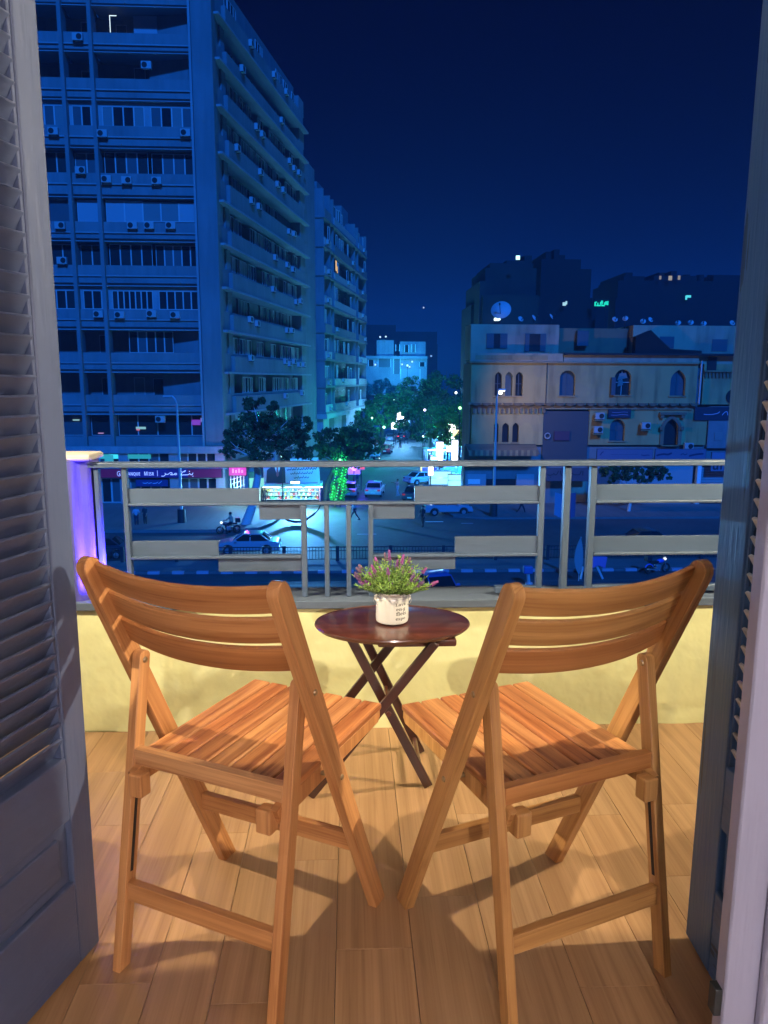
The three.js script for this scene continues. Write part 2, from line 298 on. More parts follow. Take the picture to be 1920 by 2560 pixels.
lamp('added_room_lamp', 'added unseen lamp with a globe on a tall stem in the room behind the doorway', [0.3, 1.75, 2.7], [1, 0.87, 0.82], 24, 0.045, (t) => {  // unseen lamp, added to light the casing and chair backs
  obj('globe', new THREE.SphereGeometry(0.045, 16, 12).toNonIndexed(), M.lampGlass, t); obj('stem', tube(V(0, -1.75, 0), V(0, -0.045, 0), 0.012), M.iron, t);
});
lamp('added_violet_lamp', 'small added violet lamp hidden on the parapet cap behind the left chair', [-0.8, 0.522, -2.6], [0.2, 0.07, 1], 0.02, 0.02, (t) => {  // hidden lamp, added in place of violet light from outside
  obj('bulb', new THREE.SphereGeometry(0.022, 12, 10).toNonIndexed(), glow([0.3, 0.1, 1], 6), t); obj('stem', tube(V(0, -0.047, 0), V(0, -0.018, 0), 0.012), M.iron, t);
  const l = new THREE.SpotLight(C(0.08, 0.04, 1), 13, 0, 0.8, 0.5, 2); l.position.set(-0.004, 0.004, 0); l.target.position.set(-0.25, 0.2, -0.04); l.shadow.radius = 0.9; l.castShadow = true; t.add(l, l.target);
});

// ---------------------------------------------------------------- folding chairs
function bentSlat(x0, x1, s0, s1, th, bow) {           // a slat across the back: local x across, y along the leg, z thickness
  const L = x1 - x0, r = 0.004, sh = new THREE.Shape(), a = s0, b = s1, c = th / 2;
  sh.moveTo(-c + r, a); sh.lineTo(c - r, a); sh.quadraticCurveTo(c, a, c, a + r); sh.lineTo(c, b - r); sh.quadraticCurveTo(c, b, c - r, b); sh.lineTo(-c + r, b); sh.quadraticCurveTo(-c, b, -c, b - r); sh.lineTo(-c, a + r); sh.quadraticCurveTo(-c, a, -c + r, a);
  let g = new THREE.ExtrudeGeometry(sh, { depth: L, steps: 28, bevelEnabled: false, curveSegments: 3 });
  g.rotateY(Math.PI / 2).translate(x0, 0, 0);          // extrusion runs along +x, shape x becomes -z
  const p = g.attributes.position;
  for (let i = 0; i < p.count; i++) { const k = (p.getX(i) - (x0 + x1) / 2) / (L / 2); p.setZ(i, p.getZ(i) + bow * (1 - k * k)); }
  g.deleteAttribute('normal'); g.deleteAttribute('uv'); g = toCreasedNormals(g, 0.5);
  return uvAlong(g, V(1, 0, 0), [rnd() * 3, rnd() * 3]);
}
function makeChair(label, x, z, turn) {
  const t = thing('folding_chair', label, 'chair', [x, 0, z], turn, undefined), CM = x < 0 ? M.chair : M.chairB;
  const uf = 0.3061, ut = -0.1183, ht = 0.9024, hp = 0.6594, ur = -0.1133, wf = 0.4373, wr = 0.3865, wl = 0.044, wt = 0.024;
  const front = (h) => uf + (ut - uf) * h / ht, up = front(hp), rear = (h) => ur + (up - ur) * h / hp;
  const a = Math.atan2(ut - uf, ht);                    // lean
  // long legs with rounded heads
  const nx = Math.cos(a), ny = -Math.sin(a), dx = Math.sin(a), dy = Math.cos(a);
  const profile = (u0, u1, h1, w, round) => {            // strip from (u0,0) to (u1,h1)
    const ang = Math.atan2(u1 - u0, h1), px = Math.cos(ang), py = -Math.sin(ang), qx = Math.sin(ang), qy = Math.cos(ang), c = w / 2, L = Math.hypot(u1 - u0, h1);
    const P = (s, k) => [u0 + qx * s + px * k, qy * s + py * k], pts = [];
    const foot = (k) => -(py * k) / qy;
    pts.push(P(foot(-c), -c), P(foot(c), c));
    for (let i = 0; i <= 8; i++) { const b = i / 8 * Math.PI; pts.push(P(L - round + round * Math.sin(b), c * Math.cos(b))); }
    return pts;
  };
  const legGeo = (u0, u1, h1, w, thick, round, v) => { const g = extr(profile(u0, u1, h1, w, round), thick, 0.0016); g.translate(0, 0, -thick / 2).rotateY(Math.PI / 2).translate(v, 0, 0); return uvAlong(toCreasedNormals(g, 0.6), V(0, h1, -(u1 - u0)).normalize(), [rnd() * 3, rnd() * 3]); };
  for (const s of [-1, 1]) {
    const m = pick(CM.slice(0, 3)), l = obj('long_leg', legGeo(uf, ut, ht, wl, wt, 0.026, s * wf / 2), m, t);
    for (const h of [hp, 0.4301]) obj('bolt', tube(V(s * (wf / 2 + wt / 2 - 0.001), h, -front(h)), V(s * (wf / 2 + wt / 2 + 0.0025), h, -front(h)), 0.0075, 12, 0.005), M.bolt, l);
    const rl = obj('rear_leg', legGeo(ur, up + (up - ur) / hp * 0.02, hp + 0.02, 0.032, 0.022, 0.012, s * wr / 2), pick(CM.slice(0, 3)), t);
    obj('bolt', tube(V(s * (wr / 2 - 0.011), hp, -up), V(s * (wr / 2 - 0.0145), hp, -up), 0.007, 12, 0.005), M.bolt, rl);
    const g0 = V(s * (wr / 2 - 0.0112), 0.21, -rear(0.21)), g1 = V(s * (wr / 2 - 0.0112), 0.385, -rear(0.385));
    obj('groove', beam(g0, g1, 0.008, 0.0012, V(1, 0, 0), 0), M.gap, rl);
  }
  const across = (name, u, h, half, hh, th) => obj(name, bx(-half, half, h - hh / 2, h + hh / 2, -u - th / 2, -u + th / 2, 0.0025, V(1, 0, 0)), pick(CM.slice(0, 3)), t);
  const hin = wr / 2 - 0.011;
  const across2 = (n, m, ...a) => { across(n, ...a); t.children[t.children.length - 1].material = m; };
  across2('seat_rail', CM[3], rear(0.4604) - 0.004, 0.4604, hin, 0.036, 0.022);
  across('rear_stretcher', rear(0.1711), 0.1711, hin, 0.042, 0.02);
  across('front_stretcher', front(0.2174), 0.2174, wf / 2 - wt / 2, 0.042, 0.019);
  // back slats between the long legs, in the legs' plane
  const back = new THREE.Matrix4().makeBasis(V(1, 0, 0), V(0, dy, -dx), V(0, dx, dy)).setPosition(0, ht, -ut);
  const half = wf / 2 - wt / 2, hs = 0.0600, gp = 0.0125;
  for (let k = 0; k < 3; k++) { const s1 = -0.018 - k * (hs + gp); const g = bentSlat(-half, half, s1 - hs, s1, 0.012, 0.032); g.translate(0, 0, -0.012); obj('back_slat', g.applyMatrix4(back), [CM[1], CM[0], CM[4]][k], t); }
  // seat
  const u0 = -0.02, u1 = 0.407, top = 0.4637, n = 7, w = 0.372, sw = (w - 6 * 0.0035) / n;
  for (let k = 0; k < n; k++) { const x0 = -w / 2 + k * (sw + 0.0035); obj('seat_slat', bx(x0, x0 + sw, top - 0.016, top + (k === 0 || k === 6 ? 0 : rr(-0.0008, 0.0004)), -u1, -u0, 0.005, V(0, 0, 1)), M.seat[(k * 3 + (x > 0 ? 1 : 0)) % 5], t); }
  for (const s of [-1, 1]) {
    obj('seat_bearer', extr([[-0.075, 0.437], [-0.06, 0.404], [0.0, 0.404], [0.39, 0.418], [0.402, 0.43], [0.402, 0.4475], [-0.03, 0.4475]], 0.018, 0.002).translate(0, 0, -0.009).rotateY(Math.PI / 2).translate(s * (w / 2 - 0.012), 0, 0), pick(CM.slice(0, 3)), t);
    obj('stop_block', bx(s * (w / 2 - 0.046) - 0.0, s * (w / 2 - 0.012), 0.388, 0.438, 0.052, 0.084, 0.004), pick(CM.slice(0, 3)), t);
    obj('pivot', tube(V(s * (w / 2 - 0.004), 0.4301, -front(0.4301)), V(s * (wf / 2), 0.4301, -front(0.4301)), 0.006), M.bolt, t);
  }
  obj('seat_brace', bx(-w / 2 + 0.01, w / 2 - 0.01, top - 0.034, top - 0.0165, -0.35, -0.31, 0.002, V(1, 0, 0)), CM[1], t);
  return t;
}
makeChair('orange brown slatted folding chair on the left of the table', -0.2724, -1.4806, -0.4653);
makeChair('orange brown slatted folding chair on the right of the table, near the worn door leaf', 0.4448, -1.4424, 0.3754);

// ---------------------------------------------------------------- table and potted lavender
{
  const cx = 0.129, cz = -2.265, h = 0.507, t = thing('folding_table', 'small oval mahogany folding table with crossed legs against the yellow wall', 'table', [cx, 0, cz]);
  const pts = [[0, -0.016], [0.9, -0.016], [0.955, -0.014], [0.985, -0.008], [1, -0.003], [0.992, 0.0015], [0.972, 0.003], [0.966, 0.0015], [0.955, 0.002], [0.5, 0.002], [0, 0.002]];
  const g = toCreasedNormals(new THREE.LatheGeometry(pts.map((p) => new THREE.Vector2(Math.max(p[0], 1e-4), p[1] / 0.0025 * 0.0025)), 96), 0.5).scale(0.2415, 1, 0.178);
  g.deleteAttribute('normal'); g.computeVertexNormals();
  obj('tabletop', uvAlong(toCreasedNormals(g, 0.5), V(1, 0, 0)).translate(0, h - 0.002, 0), M.table, t);
  const P = (x, y, z) => V(x - cx, y, z - cz), leg = (a, b) => obj('leg', beam(a, b, 0.028, 0.016, V(0, 0, 1), 0.003), M.tableLeg, t);
  leg(P(-0.004, 0.487, -2.195), P(0.239, 0.004, -2.17)); leg(P(0.012, 0.487, -2.375), P(0.236, 0.004, -2.388));
  leg(P(0.248, 0.487, -2.125), P(-0.125, 0.004, -2.126)); leg(P(0.19, 0.487, -2.335), P(-0.17, 0.004, -2.345));
  obj('cleat', box(0.235, 0.024, 0.03, 0.068, h - 0.03, 0.105, 0.006, V(1, 0, 0)), M.table, t);
  obj('cleat', box(0.2, 0.024, 0.03, 0.04, h - 0.03, -0.09, 0.006, V(1, 0, 0)), M.table, t);
  obj('cross_bar', tube(P(0.115, 0.243, -2.17), P(0.115, 0.243, -2.39), 0.008), M.table, t);
  obj('cross_bar', tube(P(0.213, 0.055, -2.17), P(0.213, 0.055, -2.39), 0.008), M.table, t);
}
{
  const t = thing('potted_lavender', 'white ceramic pot with printed words holding green and purple lavender on the small table', 'potted plant', [0.128, 0.509, -2.262]);
  const R = 0.0505, prof = [[0.001, 0.001], [0.044, 0.001], [0.0495, 0.005], [R, 0.014], [R, 0.076], [0.049, 0.082], [0.0465, 0.086], [0.0475, 0.092], [0.051, 0.0965], [0.0505, 0.099], [0.046, 0.0985], [0.0435, 0.09], [0.0435, 0.08], [0.001, 0.08]];
  const pot = obj('pot', toCreasedNormals(new THREE.LatheGeometry(prof.map((p) => new THREE.Vector2(p[0], p[1])), 48), 0.7), M.ceramic, t);
  obj('soil', new THREE.CylinderGeometry(0.043, 0.043, 0.004, 24).translate(0, 0.082, 0), M.soil, pot);
  for (const s of [-1, 1]) {
    obj('ear', new THREE.TorusGeometry(0.0085, 0.0034, 8, 20).rotateY(0.5 * s).translate(s * 0.046, 0.081, 0.019), M.ceramic, pot);
    obj('wire_handle', new THREE.TorusGeometry(0.014, 0.0011, 6, 20).scale(0.8, 1, 1).rotateY(0.5 * s).translate(s * 0.048, 0.074, 0.021), M.wire, pot);
  }
  // printed words wrap the right half of the pot
  const cv = document.createElement('canvas'); cv.width = 512; cv.height = 512; const c = cv.getContext('2d');
  c.fillStyle = 'rgb(219,216,207)'; c.fillRect(0, 0, 512, 512); c.fillStyle = '#24221f';
  [['Lava', 104, 118], ['en-g', 108, 98], ['fleis', 118, 106], ['espo', 104, 112]].forEach(([w, s, y], i) => { c.font = 'bold ' + s + 'px serif'; c.fillText(w, [24, 42, 40, 30][i], 112 + i * 122); });
  const tx = new THREE.CanvasTexture(cv); tx.colorSpace = THREE.SRGBColorSpace;
  const lg = new THREE.CylinderGeometry(R + 0.0004, R + 0.0004, 0.062, 24, 1, true, 0.06, 1.5).translate(0, 0.0445, 0);
  obj('lettering', lg, new THREE.MeshPhysicalMaterial({ map: tx, roughness: 0.35, clearcoat: 0.5, clearcoatRoughness: 0.2 }), pot);
  const leaves = [], leafC = [], tips = [];
  const blade = (base, dir, L, w, col) => {
    const side = V().crossVectors(dir, V(rr(-1, 1), rr(-1, 1), rr(-1, 1))).normalize().multiplyScalar(w / 2), m = base.clone().addScaledVector(dir, L * 0.5).addScaledVector(V(0, 1, 0), L * 0.06), e = base.clone().addScaledVector(dir, L);
    const q = [base, m.clone().add(side), m.clone().sub(side), m.clone().add(side), e, m.clone().sub(side)];
    for (const p of q) { leaves.push(p.x, p.y, p.z); leafC.push(...col); }
  };
  const stems = [];
  for (let i = 0; i < 150; i++) {
    const az = rr(0, Math.PI * 2), out = Math.sqrt(rnd()), tilt = out * 1.05, L = (0.08 + 0.055 * rnd()) * (1 - 0.1 * out), p0 = V(Math.cos(az) * 0.03 * out, 0.083, Math.sin(az) * 0.03 * out);
    const d0 = V(Math.cos(az) * Math.sin(tilt), Math.cos(tilt), Math.sin(az) * Math.sin(tilt)); let p = p0.clone(); const N = 9; const tone = rr(0.75, 1.3);
    for (let k = 0; k < N; k++) {
      const q = p.clone().addScaledVector(d0, L / N).add(V(0, -0.0012 * out * k * 0.4, 0));
      for (let j = 0; j < 5; j++) { const d = d0.clone().multiplyScalar(0.55).add(V(rr(-1, 1), rr(-0.5, 0.9), rr(-1, 1)).multiplyScalar(0.75)).normalize(); const y = rnd(); blade(p.clone().lerp(q, rnd()), d, rr(0.009, 0.016), rr(0.0024, 0.0042), [0.17 * tone + 0.12 * y, 0.33 * tone + 0.1 * y, 0.075 * tone]); }
      p = q;
    }
    stems.push([p0, p]); if (rnd() < 0.2) tips.push([p, d0, out]);
  }
  const lg2 = new THREE.BufferGeometry(); lg2.setAttribute('position', new THREE.BufferAttribute(new Float32Array(leaves), 3)); lg2.setAttribute('color', new THREE.BufferAttribute(new Float32Array(leafC), 3)); lg2.computeVertexNormals();
  obj('foliage', lg2, new THREE.MeshPhysicalMaterial({ vertexColors: true, roughness: 0.8, side: THREE.DoubleSide, transmission: 0.15, thickness: 0 }), t).userData.kind = 'stuff';
  obj('stem', stems.map(([a, b]) => tube(a, b, 0.0009, 4)), std([0.1, 0.16, 0.05], 0.8), t).userData.kind = 'stuff';
  const fm = [std([0.23, 0.07, 0.24], 0.85), std([0.16, 0.075, 0.2], 0.85), std([0.3, 0.075, 0.27], 0.85), std([0.15, 0.09, 0.14], 0.85)];
  const bud = new THREE.SphereGeometry(0.0023, 5, 4).toNonIndexed();
  const extra = [[-0.078, 0.128, 0.01], [-0.07, 0.108, 0.015], [-0.06, 0.142, 0.0], [-0.035, 0.158, -0.01], [-0.008, 0.2, -0.02], [0.03, 0.192, 0.0], [0.034, 0.16, 0.01], [0.07, 0.128, 0], [0.085, 0.118, 0.01], [0.078, 0.108, 0.012], [-0.062, 0.116, 0.02], [0.06, 0.14, -0.01], [-0.05, 0.15, 0.02], [0.0, 0.13, 0.04]];
  for (const [x, y, z] of extra) { const e = V(x, y, z), d = e.clone().sub(V(0, 0.07, 0)).normalize(); tips.push([e, d, 1]); }
  for (const [p, d] of tips) {
    const gs = [], L = rr(0.016, 0.03), s = V().crossVectors(d, V(0.3, 0.2, 1)).normalize(), s2 = V().crossVectors(d, s);
    for (let k = 0; k < 20; k++) { const a = k * 2.4, f = k / 20, r = 0.0042 * (1 - 0.7 * f); const q = p.clone().addScaledVector(d, L * (f - 0.3)).addScaledVector(s, Math.cos(a) * r).addScaledVector(s2, Math.sin(a) * r); const b = bud.clone().scale(1, 1.5, 1); gs.push(b.translate(q.x, q.y, q.z)); }
    gs.push(tube(p.clone().addScaledVector(d, -0.035), p, 0.0009, 4));
    obj('flower', gs, pick(fm), t);
  }
}

// ---------------------------------------------------------------- the square: ground, kerbs, pavements
const rel = (t, g) => join(g).translate(-t.position.x, -t.position.y, -t.position.z);
const add = (t, name, g, m, p = t) => obj(name, rel(t, g), m, p);
struct('ground', uvAlong(new THREE.PlaneGeometry(640, 460, 1, 1).rotateX(-Math.PI / 2).translate(0, S - 0.03, -180), V(0, 0, 1)), M.asphalt);
const DX = 0.182, DZ = -0.983, TURN = Math.atan2(-DZ, DX);            // direction of the side street
const along = (s, o = 0) => V(-11.6 + DX * s + 0.983 * o, S, -72 + DZ * s + 0.182 * o);   // s metres up the street from the tower's corner, o metres to its right
{
  const far = new THREE.Shape([[-60, -58.4], [-9.5, -58.4], [-7.2, -59.2], [-6.3, -61.5], [-5.4, -67], [-1.4, -90], [12, -160], [-60, -160]].map((p) => new THREE.Vector2(p[0], -p[1])));
  const pave = struct('pavement', extr(far, 0.24).rotateX(-Math.PI / 2).translate(0, S - 0.03, 0), M.paving); pave.geometry = uvAlong(pave.geometry, V(0, 0, 1));
  const rs = new THREE.Shape([[60, -63.6], [11.5, -63.6], [8.9, -64.6], [8.3, -67], [12.2, -90], [22, -160], [60, -160]].map((p) => new THREE.Vector2(p[0], -p[1])));
  const pr = struct('pavement', extr(rs, 0.16).rotateX(-Math.PI / 2).translate(0, S - 0.03, 0), M.paving); pr.geometry = uvAlong(pr.geometry, V(0, 0, 1));
  const md = struct('median', bx(-50, 50, S - 0.03, S + 0.1, -48.9, -45.8), M.paving);
  for (let i = 0; i < 58; i++) obj('kerb_block', bx(-22 + i * 0.74, -21.27 + i * 0.74, S - 0.03, S + 0.15, -45.8, -45.55, 0.02), i % 2 ? M.kerbW : M.kerbD, md);
  struct('kerb_line', bx(-60, 60, S - 0.028, S - 0.02, -43.6, -43.42), M.kerbD);
  const mk = struct('road_marking', bx(6.3, 7.8, S - 0.03, S - 0.022, -62.7, -62.45), M.white);
  for (const [a, b, z] of [[9.2, 10.2, -61.9], [-7, -5.6, -57.2], [-21, -19.5, -56.2], [0.5, 2, -57.6]]) obj('dash', bx(a, b, S - 0.03, S - 0.022, z, z + 0.2), M.kerbW, mk);
}
{ // pedestrian fence on the median
  const z = -48.3, t = thing('median_fence', 'low dark pedestrian fence of thin bars along the median of the road', 'fence', [0, S + 0.1, z]);
  const top = W(900, 1366, z).y, pitch = 3.45;
  for (let i = -7; i < 8; i++) {
    const x = 6.05 + i * pitch;
    add(t, 'post', bx(x - 0.11, x + 0.11, S + 0.1, top + 0.06, z - 0.09, z + 0.09), M.iron);
    const bars = [bx(x + 0.11, x + pitch - 0.11, top - 0.06, top, z - 0.025, z + 0.025), bx(x + 0.11, x + pitch - 0.11, top - 0.3, top - 0.25, z - 0.02, z + 0.02), bx(x + 0.11, x + pitch - 0.11, S + 0.2, S + 0.25, z - 0.02, z + 0.02)];
    for (let k = 1; k < 16; k++) bars.push(bx(x + k * 0.2 + 0.02, x + k * 0.2 + 0.055, S + 0.2, top - 0.03, z - 0.012, z + 0.012));
    add(t, 'fence_panel', bars, M.iron).userData.kind = 'stuff';
  }
}
const point = (pos, color, power, r = 0.25, parent = scene) => { const l = new THREE.PointLight(C(...color), power, 0, 2); l.position.copy(pos); l.shadow.radius = r / 0.02; l.castShadow = true; parent.add(l); return l; };

// ---------------------------------------------------------------- facade pieces
function acUnit(t, c, toWorld, flip) {
  const f = toWorld || ((g) => g);
  const b = add(t, 'air_conditioner', f(bx(c.x - 0.43, c.x + 0.43, c.y - 0.3, c.y + 0.3, c.z - 0.02, c.z + 0.34, 0.02)), M.ac);
  obj('fan', rel(t, f(new THREE.CylinderGeometry(0.23, 0.23, 0.03, 18).rotateX(Math.PI / 2).translate(c.x + (flip ? 0.14 : -0.14), c.y, c.z + 0.345).toNonIndexed())), M.dark, b);
  obj('bracket', rel(t, f([bx(c.x - 0.36, c.x - 0.31, c.y - 0.36, c.y - 0.3, c.z - 0.3, c.z + 0.34), bx(c.x + 0.31, c.x + 0.36, c.y - 0.36, c.y - 0.3, c.z - 0.3, c.z + 0.34)])), M.iron, b);
}
function windowRow(t, x0, x1, y0, y1, z, n, mats, toWorld, fw = 0.055) {     // n panes with a frame round each
  const f = toWorld || ((g) => g), w = (x1 - x0) / n;
  for (let i = 0; i < n; i++) {
    const a = x0 + i * w, b = a + w, m = pick(mats);
    const p = add(t, 'window', f(bx(a + fw, b - fw, y0 + fw, y1 - fw, z - 0.06, z - 0.03)), m);
    obj('window_frame', rel(t, f([bx(a, b, y1 - fw, y1, z - 0.08, z), bx(a, b, y0, y0 + fw, z - 0.08, z), bx(a, a + fw, y0 + fw, y1 - fw, z - 0.08, z), bx(b - fw, b, y0 + fw, y1 - fw, z - 0.08, z)])), M.frame, p);
  }
}
// ---------------------------------------------------------------- office tower on the left
{
  const t = thing('office_tower', 'tall concrete office tower on the left with a bank at street level', 'building', [-18, S, -72]);
  const Y = [35.9, 32.145, 28.557, 24.769, 20.905, 16.859, 13.18, 9.377, 5.553, 1.766, -2.038, -5.05], zf = -72, xl = -31, xr = -13.45;
  add(t, 'core', [bx(xl, -11.7, S, 36, -104, -74.4), bx(xl, -13.4, 35.9, 37, -74.4, -71.8)], M.concreteD);
  add(t, 'corner_pier', bx(-13.4, -11.6, -5.0, 37.2, -74.4, -70.9, 0.12), M.concreteD);
  add(t, 'lit_edge_strip', bx(-13.62, -13.42, -5.0, 37.2, -72.2, -70.95), M.concreteL);  // paler strip painted as the lit left edge of the corner pier
  for (const x of [-24.32, -21.84]) add(t, 'fin', bx(x - 0.16, x + 0.16, -5.0, 37, -72.3, -71.05), M.concreteD);
  const kinds = ['panels', 'loggia', 'dark', 'flush', 'grid', 'panels', 'grid', 'flush', 'loggia', 'loggia', 'glass'];
  for (let k = 0; k < 11; k++) {
    const y = Y[k], y2 = Y[k + 1], kind = kinds[k], bays = [[-31, -24.48], [-24.16, -22.0], [-21.68, -13.6]];
    const sill = y - 2.08;
    for (const [a, b] of bays) {
      add(t, 'parapet', bx(a, b, sill - 0.86, sill, -72.0, -71.45, 0.02), M.concrete);
      add(t, 'ledge', [bx(a, b, sill - 0.97, sill - 0.86, -72.0, -71.38), bx(a, b, sill - 1.03, sill - 0.97, -72.0, -71.6)], M.concreteL);
      add(t, 'apron', bx(a, b, y2 + 0.2, sill - 1.03, -72.0, -71.52, 0.02), M.concrete);
      add(t, 'slab_edge', bx(a, b, y2 - 0.09, y2 - 0.02, -74.4, -71.34), M.concreteL);
      add(t, 'slab', bx(a, b, y2 - 0.02, y2 + 0.2, -74.4, -71.75), M.concreteD);
    }
    const y0 = sill + 0.02, y1 = y - 0.12;
    if (kind === 'flush') {
      add(t, 'wall', [bx(xl, xr, y1 - 0.3, y1, -72.0, -71.72), bx(-17.75, -17.2, y0, y1 - 0.3, -72.0, -71.72), bx(-21.7, -21.35, y0, y1 - 0.3, -72.0, -71.72), bx(-24.6, -23.9, y0, y1 - 0.3, -72, -71.74), bx(-22.3, -21.7, y0, y1 - 0.3, -72, -71.74)], M.concreteL);
      const hi = y1 - 0.32, ms = k === 3 ? [M.curtain, M.glass, M.glassB] : [M.glass, M.dark, M.glass];
      windowRow(t, -21.35, -17.75, y0, hi, -71.7, k === 3 ? 4 : 7, ms); windowRow(t, -17.2, xr - 0.15, y0, hi, -71.7, k === 3 ? 4 : 5, ms);
      windowRow(t, -23.9, -22.3, y0, hi, -71.72, 2, ms); windowRow(t, -28.8, -24.6, y0, hi, -71.72, 5, ms);
    } else if (kind === 'panels') {
      windowRow(t, -21.5, -18.3, y0, y1 - 0.1, -71.8, 2, [M.shutter]); windowRow(t, -18.3, xr - 0.1, y0 + 0.1, y1 - 0.2, -71.8, 3, [M.shutter, M.shutter, M.curtain]);
      windowRow(t, -24.0, -22.1, y0, y1 - 0.1, -71.8, 1, [M.shutter]); windowRow(t, -28.8, -24.6, y0, y1, -71.9, 2, [M.glassB]);
    } else if (kind === 'grid') {
      windowRow(t, -21.5, -17.7, y0, y1 - 0.06, -72.1, 4, [M.glass, M.glassB, M.glass, M.dark]); windowRow(t, -17.4, xr - 0.1, y0, y1 - 0.12, -72.1, k === 4 ? 4 : 5, [M.glass, M.glassB, M.dark]);
      windowRow(t, -24.1, -22.1, y0, y1 - 0.1, -72.3, 2, k === 6 ? [M.shutter, M.dark] : [M.glassB]); windowRow(t, -28.8, -24.6, y0, y1 - 0.1, -72.2, 4, [M.glass, M.dark]);
    } else if (kind === 'glass') {
      windowRow(t, -21.6, -16.2, y0, y1, -72.3, 3, [M.glass]); windowRow(t, -16.2, xr, y0, y1, -72.3, 2, [M.glass, M.dark]); windowRow(t, -24.1, -22.0, y0, y1, -72.3, 1, [M.glass]); windowRow(t, -28.8, -24.6, y0, y1, -72.3, 2, [M.glassB]);
    } else {
      add(t, 'loggia_wall', bx(xl, xr, y2 + 0.2, y - 0.09, -74.4, -73.9), kind === 'dark' ? M.recess : M.concreteD);
      for (const a of kind === 'dark' ? [-23.6, -19.0, -16.1] : [-20.4, -18.6, -16.9, -15.2, -23.4]) windowRow(t, a, a + rr(0.9, 1.5), y2 + 0.3, y1 - rr(0.2, 0.6), -73.84, 1, [M.dark, M.glassB, M.glass, M.curtain]);
      if (k === 1) { add(t, 'hanging_sheet', bx(-18.6, -16.6, y0 + 0.2, y1, -72.9, -72.85), M.shutter); const s = add(t, 'light_string', [bx(-20.35, -20.3, y0 + 0.1, y1 - 0.45, -71.9, -71.86), bx(-20.35, -19.75, y1 - 0.5, y1 - 0.45, -71.9, -71.86)], glow([0.75, 0.95, 1], 1.4)); s.userData.label = 'lit string of white lights'; }
      if (k === 9) add(t, 'lit_door', bx(-15.9, -15.3, y2 + 0.25, y1 - 0.3, -73.84, -73.8), glow([0.02, 0.22, 0.75], 0.9));
      if (k === 8) windowRow(t, -20.2, -16.2, y0, y1, -72.2, 5, [M.glass, M.glassB, M.dark]);
    }
  }
  for (const [px, py] of [[193, 91], [365, 162], [255, 333], [463, 331], [132, 327], [200, 425], [265, 447], [316, 450], [391, 451], [149, 563], [330, 563], [372, 563], [426, 563], [154, 651], [245, 785], [298, 787], [378, 784], [437, 787], [400, 1048]]) { const c = W(px, py, -71.1); c.z = -71.38; acUnit(t, c, null, rnd() < 0.25); }
  // reflections of street lights in the lowest storey, put in as small glowing plates
  for (const [px, py, w, h, c] of [[352, 1070, 0.9, 0.22, [0.4, 0.9, 1]], [345, 1074, 0.3, 0.16, [1, 0.3, 0.5]], [490, 1056, 0.8, 0.5, [0.35, 0.08, 0.9]], [508, 1050, 0.5, 0.4, [0.3, 0.3, 1]], [252, 1083, 0.5, 0.08, [0.9, 0.5, 1]], [282, 1081, 0.4, 0.08, [0.9, 0.5, 1]], [190, 1050, 0.6, 0.12, [0.5, 0.95, 1]]]) { const q = W(px, py, -72.15); add(t, 'painted_reflection', bx(q.x - w / 2, q.x + w / 2, q.y - h / 2, q.y + h / 2, -72.2, -72.15), glow(c, 0.55)); }
  // bank storey
  const b0 = -70.9;
  add(t, 'fascia', [bx(-31, -10.4, -5.62, -4.98, -74, b0 + 0.25), bx(-31, -10.4, -7.12, -6.95, -74, b0 + 0.1)], M.concreteL);
  for (const x of [-25.4, -20.95, -16.35, -12.1]) add(t, 'pillar', bx(x - 0.42, x + 0.42, S, -5.62, -74, b0), M.concreteL);
  for (const [a, b, n] of [[-31, -25.82, 4], [-24.98, -21.37, 4], [-20.53, -16.77, 4], [-15.93, -12.52, 4]]) {
    windowRow(t, a, b, -6.95, -5.62, b0 - 0.25, n, [M.glass, M.glass, M.glassB], null, 0.07);
    windowRow(t, a, b, -10.3, -7.98, b0 - 0.45, n, [M.glass, M.glassB, M.glass], null, 0.08); add(t, 'plinth', bx(a, b, S, -10.3, -74, b0 - 0.2), M.concrete);
  }
  for (const [px, w, k] of [[262, 1.0, 1], [285, 0.9, 2], [228, 0.7, 1], [345, 2.2, 0.8]]) { const q = W(px, 1128, b0); add(t, 'lit_panel', bx(q.x - w / 2, q.x + w / 2, -6.15, -5.75, b0 - 0.2, b0 - 0.16), glow([0.05, 0.75, 1], 0.55 * k)); }
  { const q = W(271, 1142, b0); add(t, 'lit_panel', bx(q.x - 0.4, q.x + 0.4, -6.9, -5.8, b0 - 0.16, b0 - 0.12), glow([0.05, 0.7, 1], 0.5)); }
  // sign
  const cv = document.createElement('canvas'); cv.width = 2048; cv.height = 112; const c = cv.getContext('2d');
  c.fillStyle = '#5a1440'; c.fillRect(0, 0, 2048, 112); c.fillStyle = '#1c1c6e'; c.fillRect(470, 0, 1010, 112); c.fillStyle = '#fff'; c.strokeStyle = '#fff'; c.lineCap = 'round'; c.lineJoin = 'round';
  c.lineWidth = 9; c.beginPath(); c.arc(330, 60, 30, 0.6, 5.4); c.stroke(); c.beginPath(); c.arc(340, 64, 12, 0, 6.3); c.fill();
  c.font = 'bold 74px sans-serif'; c.fillText('B', 418, 84); c.font = 'bold 60px sans-serif'; c.fillText('ANQUE', 478, 84); c.font = 'bold 74px sans-serif'; c.fillText('M', 745, 84); c.font = 'bold 60px sans-serif'; c.fillText('ISR', 822, 84);
  c.fillRect(968, 16, 8, 78);
  const stroke = (pts, w = 11) => { c.lineWidth = w; c.beginPath(); c.moveTo(...pts[0]); for (let i = 1; i < pts.length - 1; i++) c.quadraticCurveTo(pts[i][0], pts[i][1], (pts[i][0] + pts[i + 1][0]) / 2, (pts[i][1] + pts[i + 1][1]) / 2); c.lineTo(...pts[pts.length - 1]); c.stroke(); };
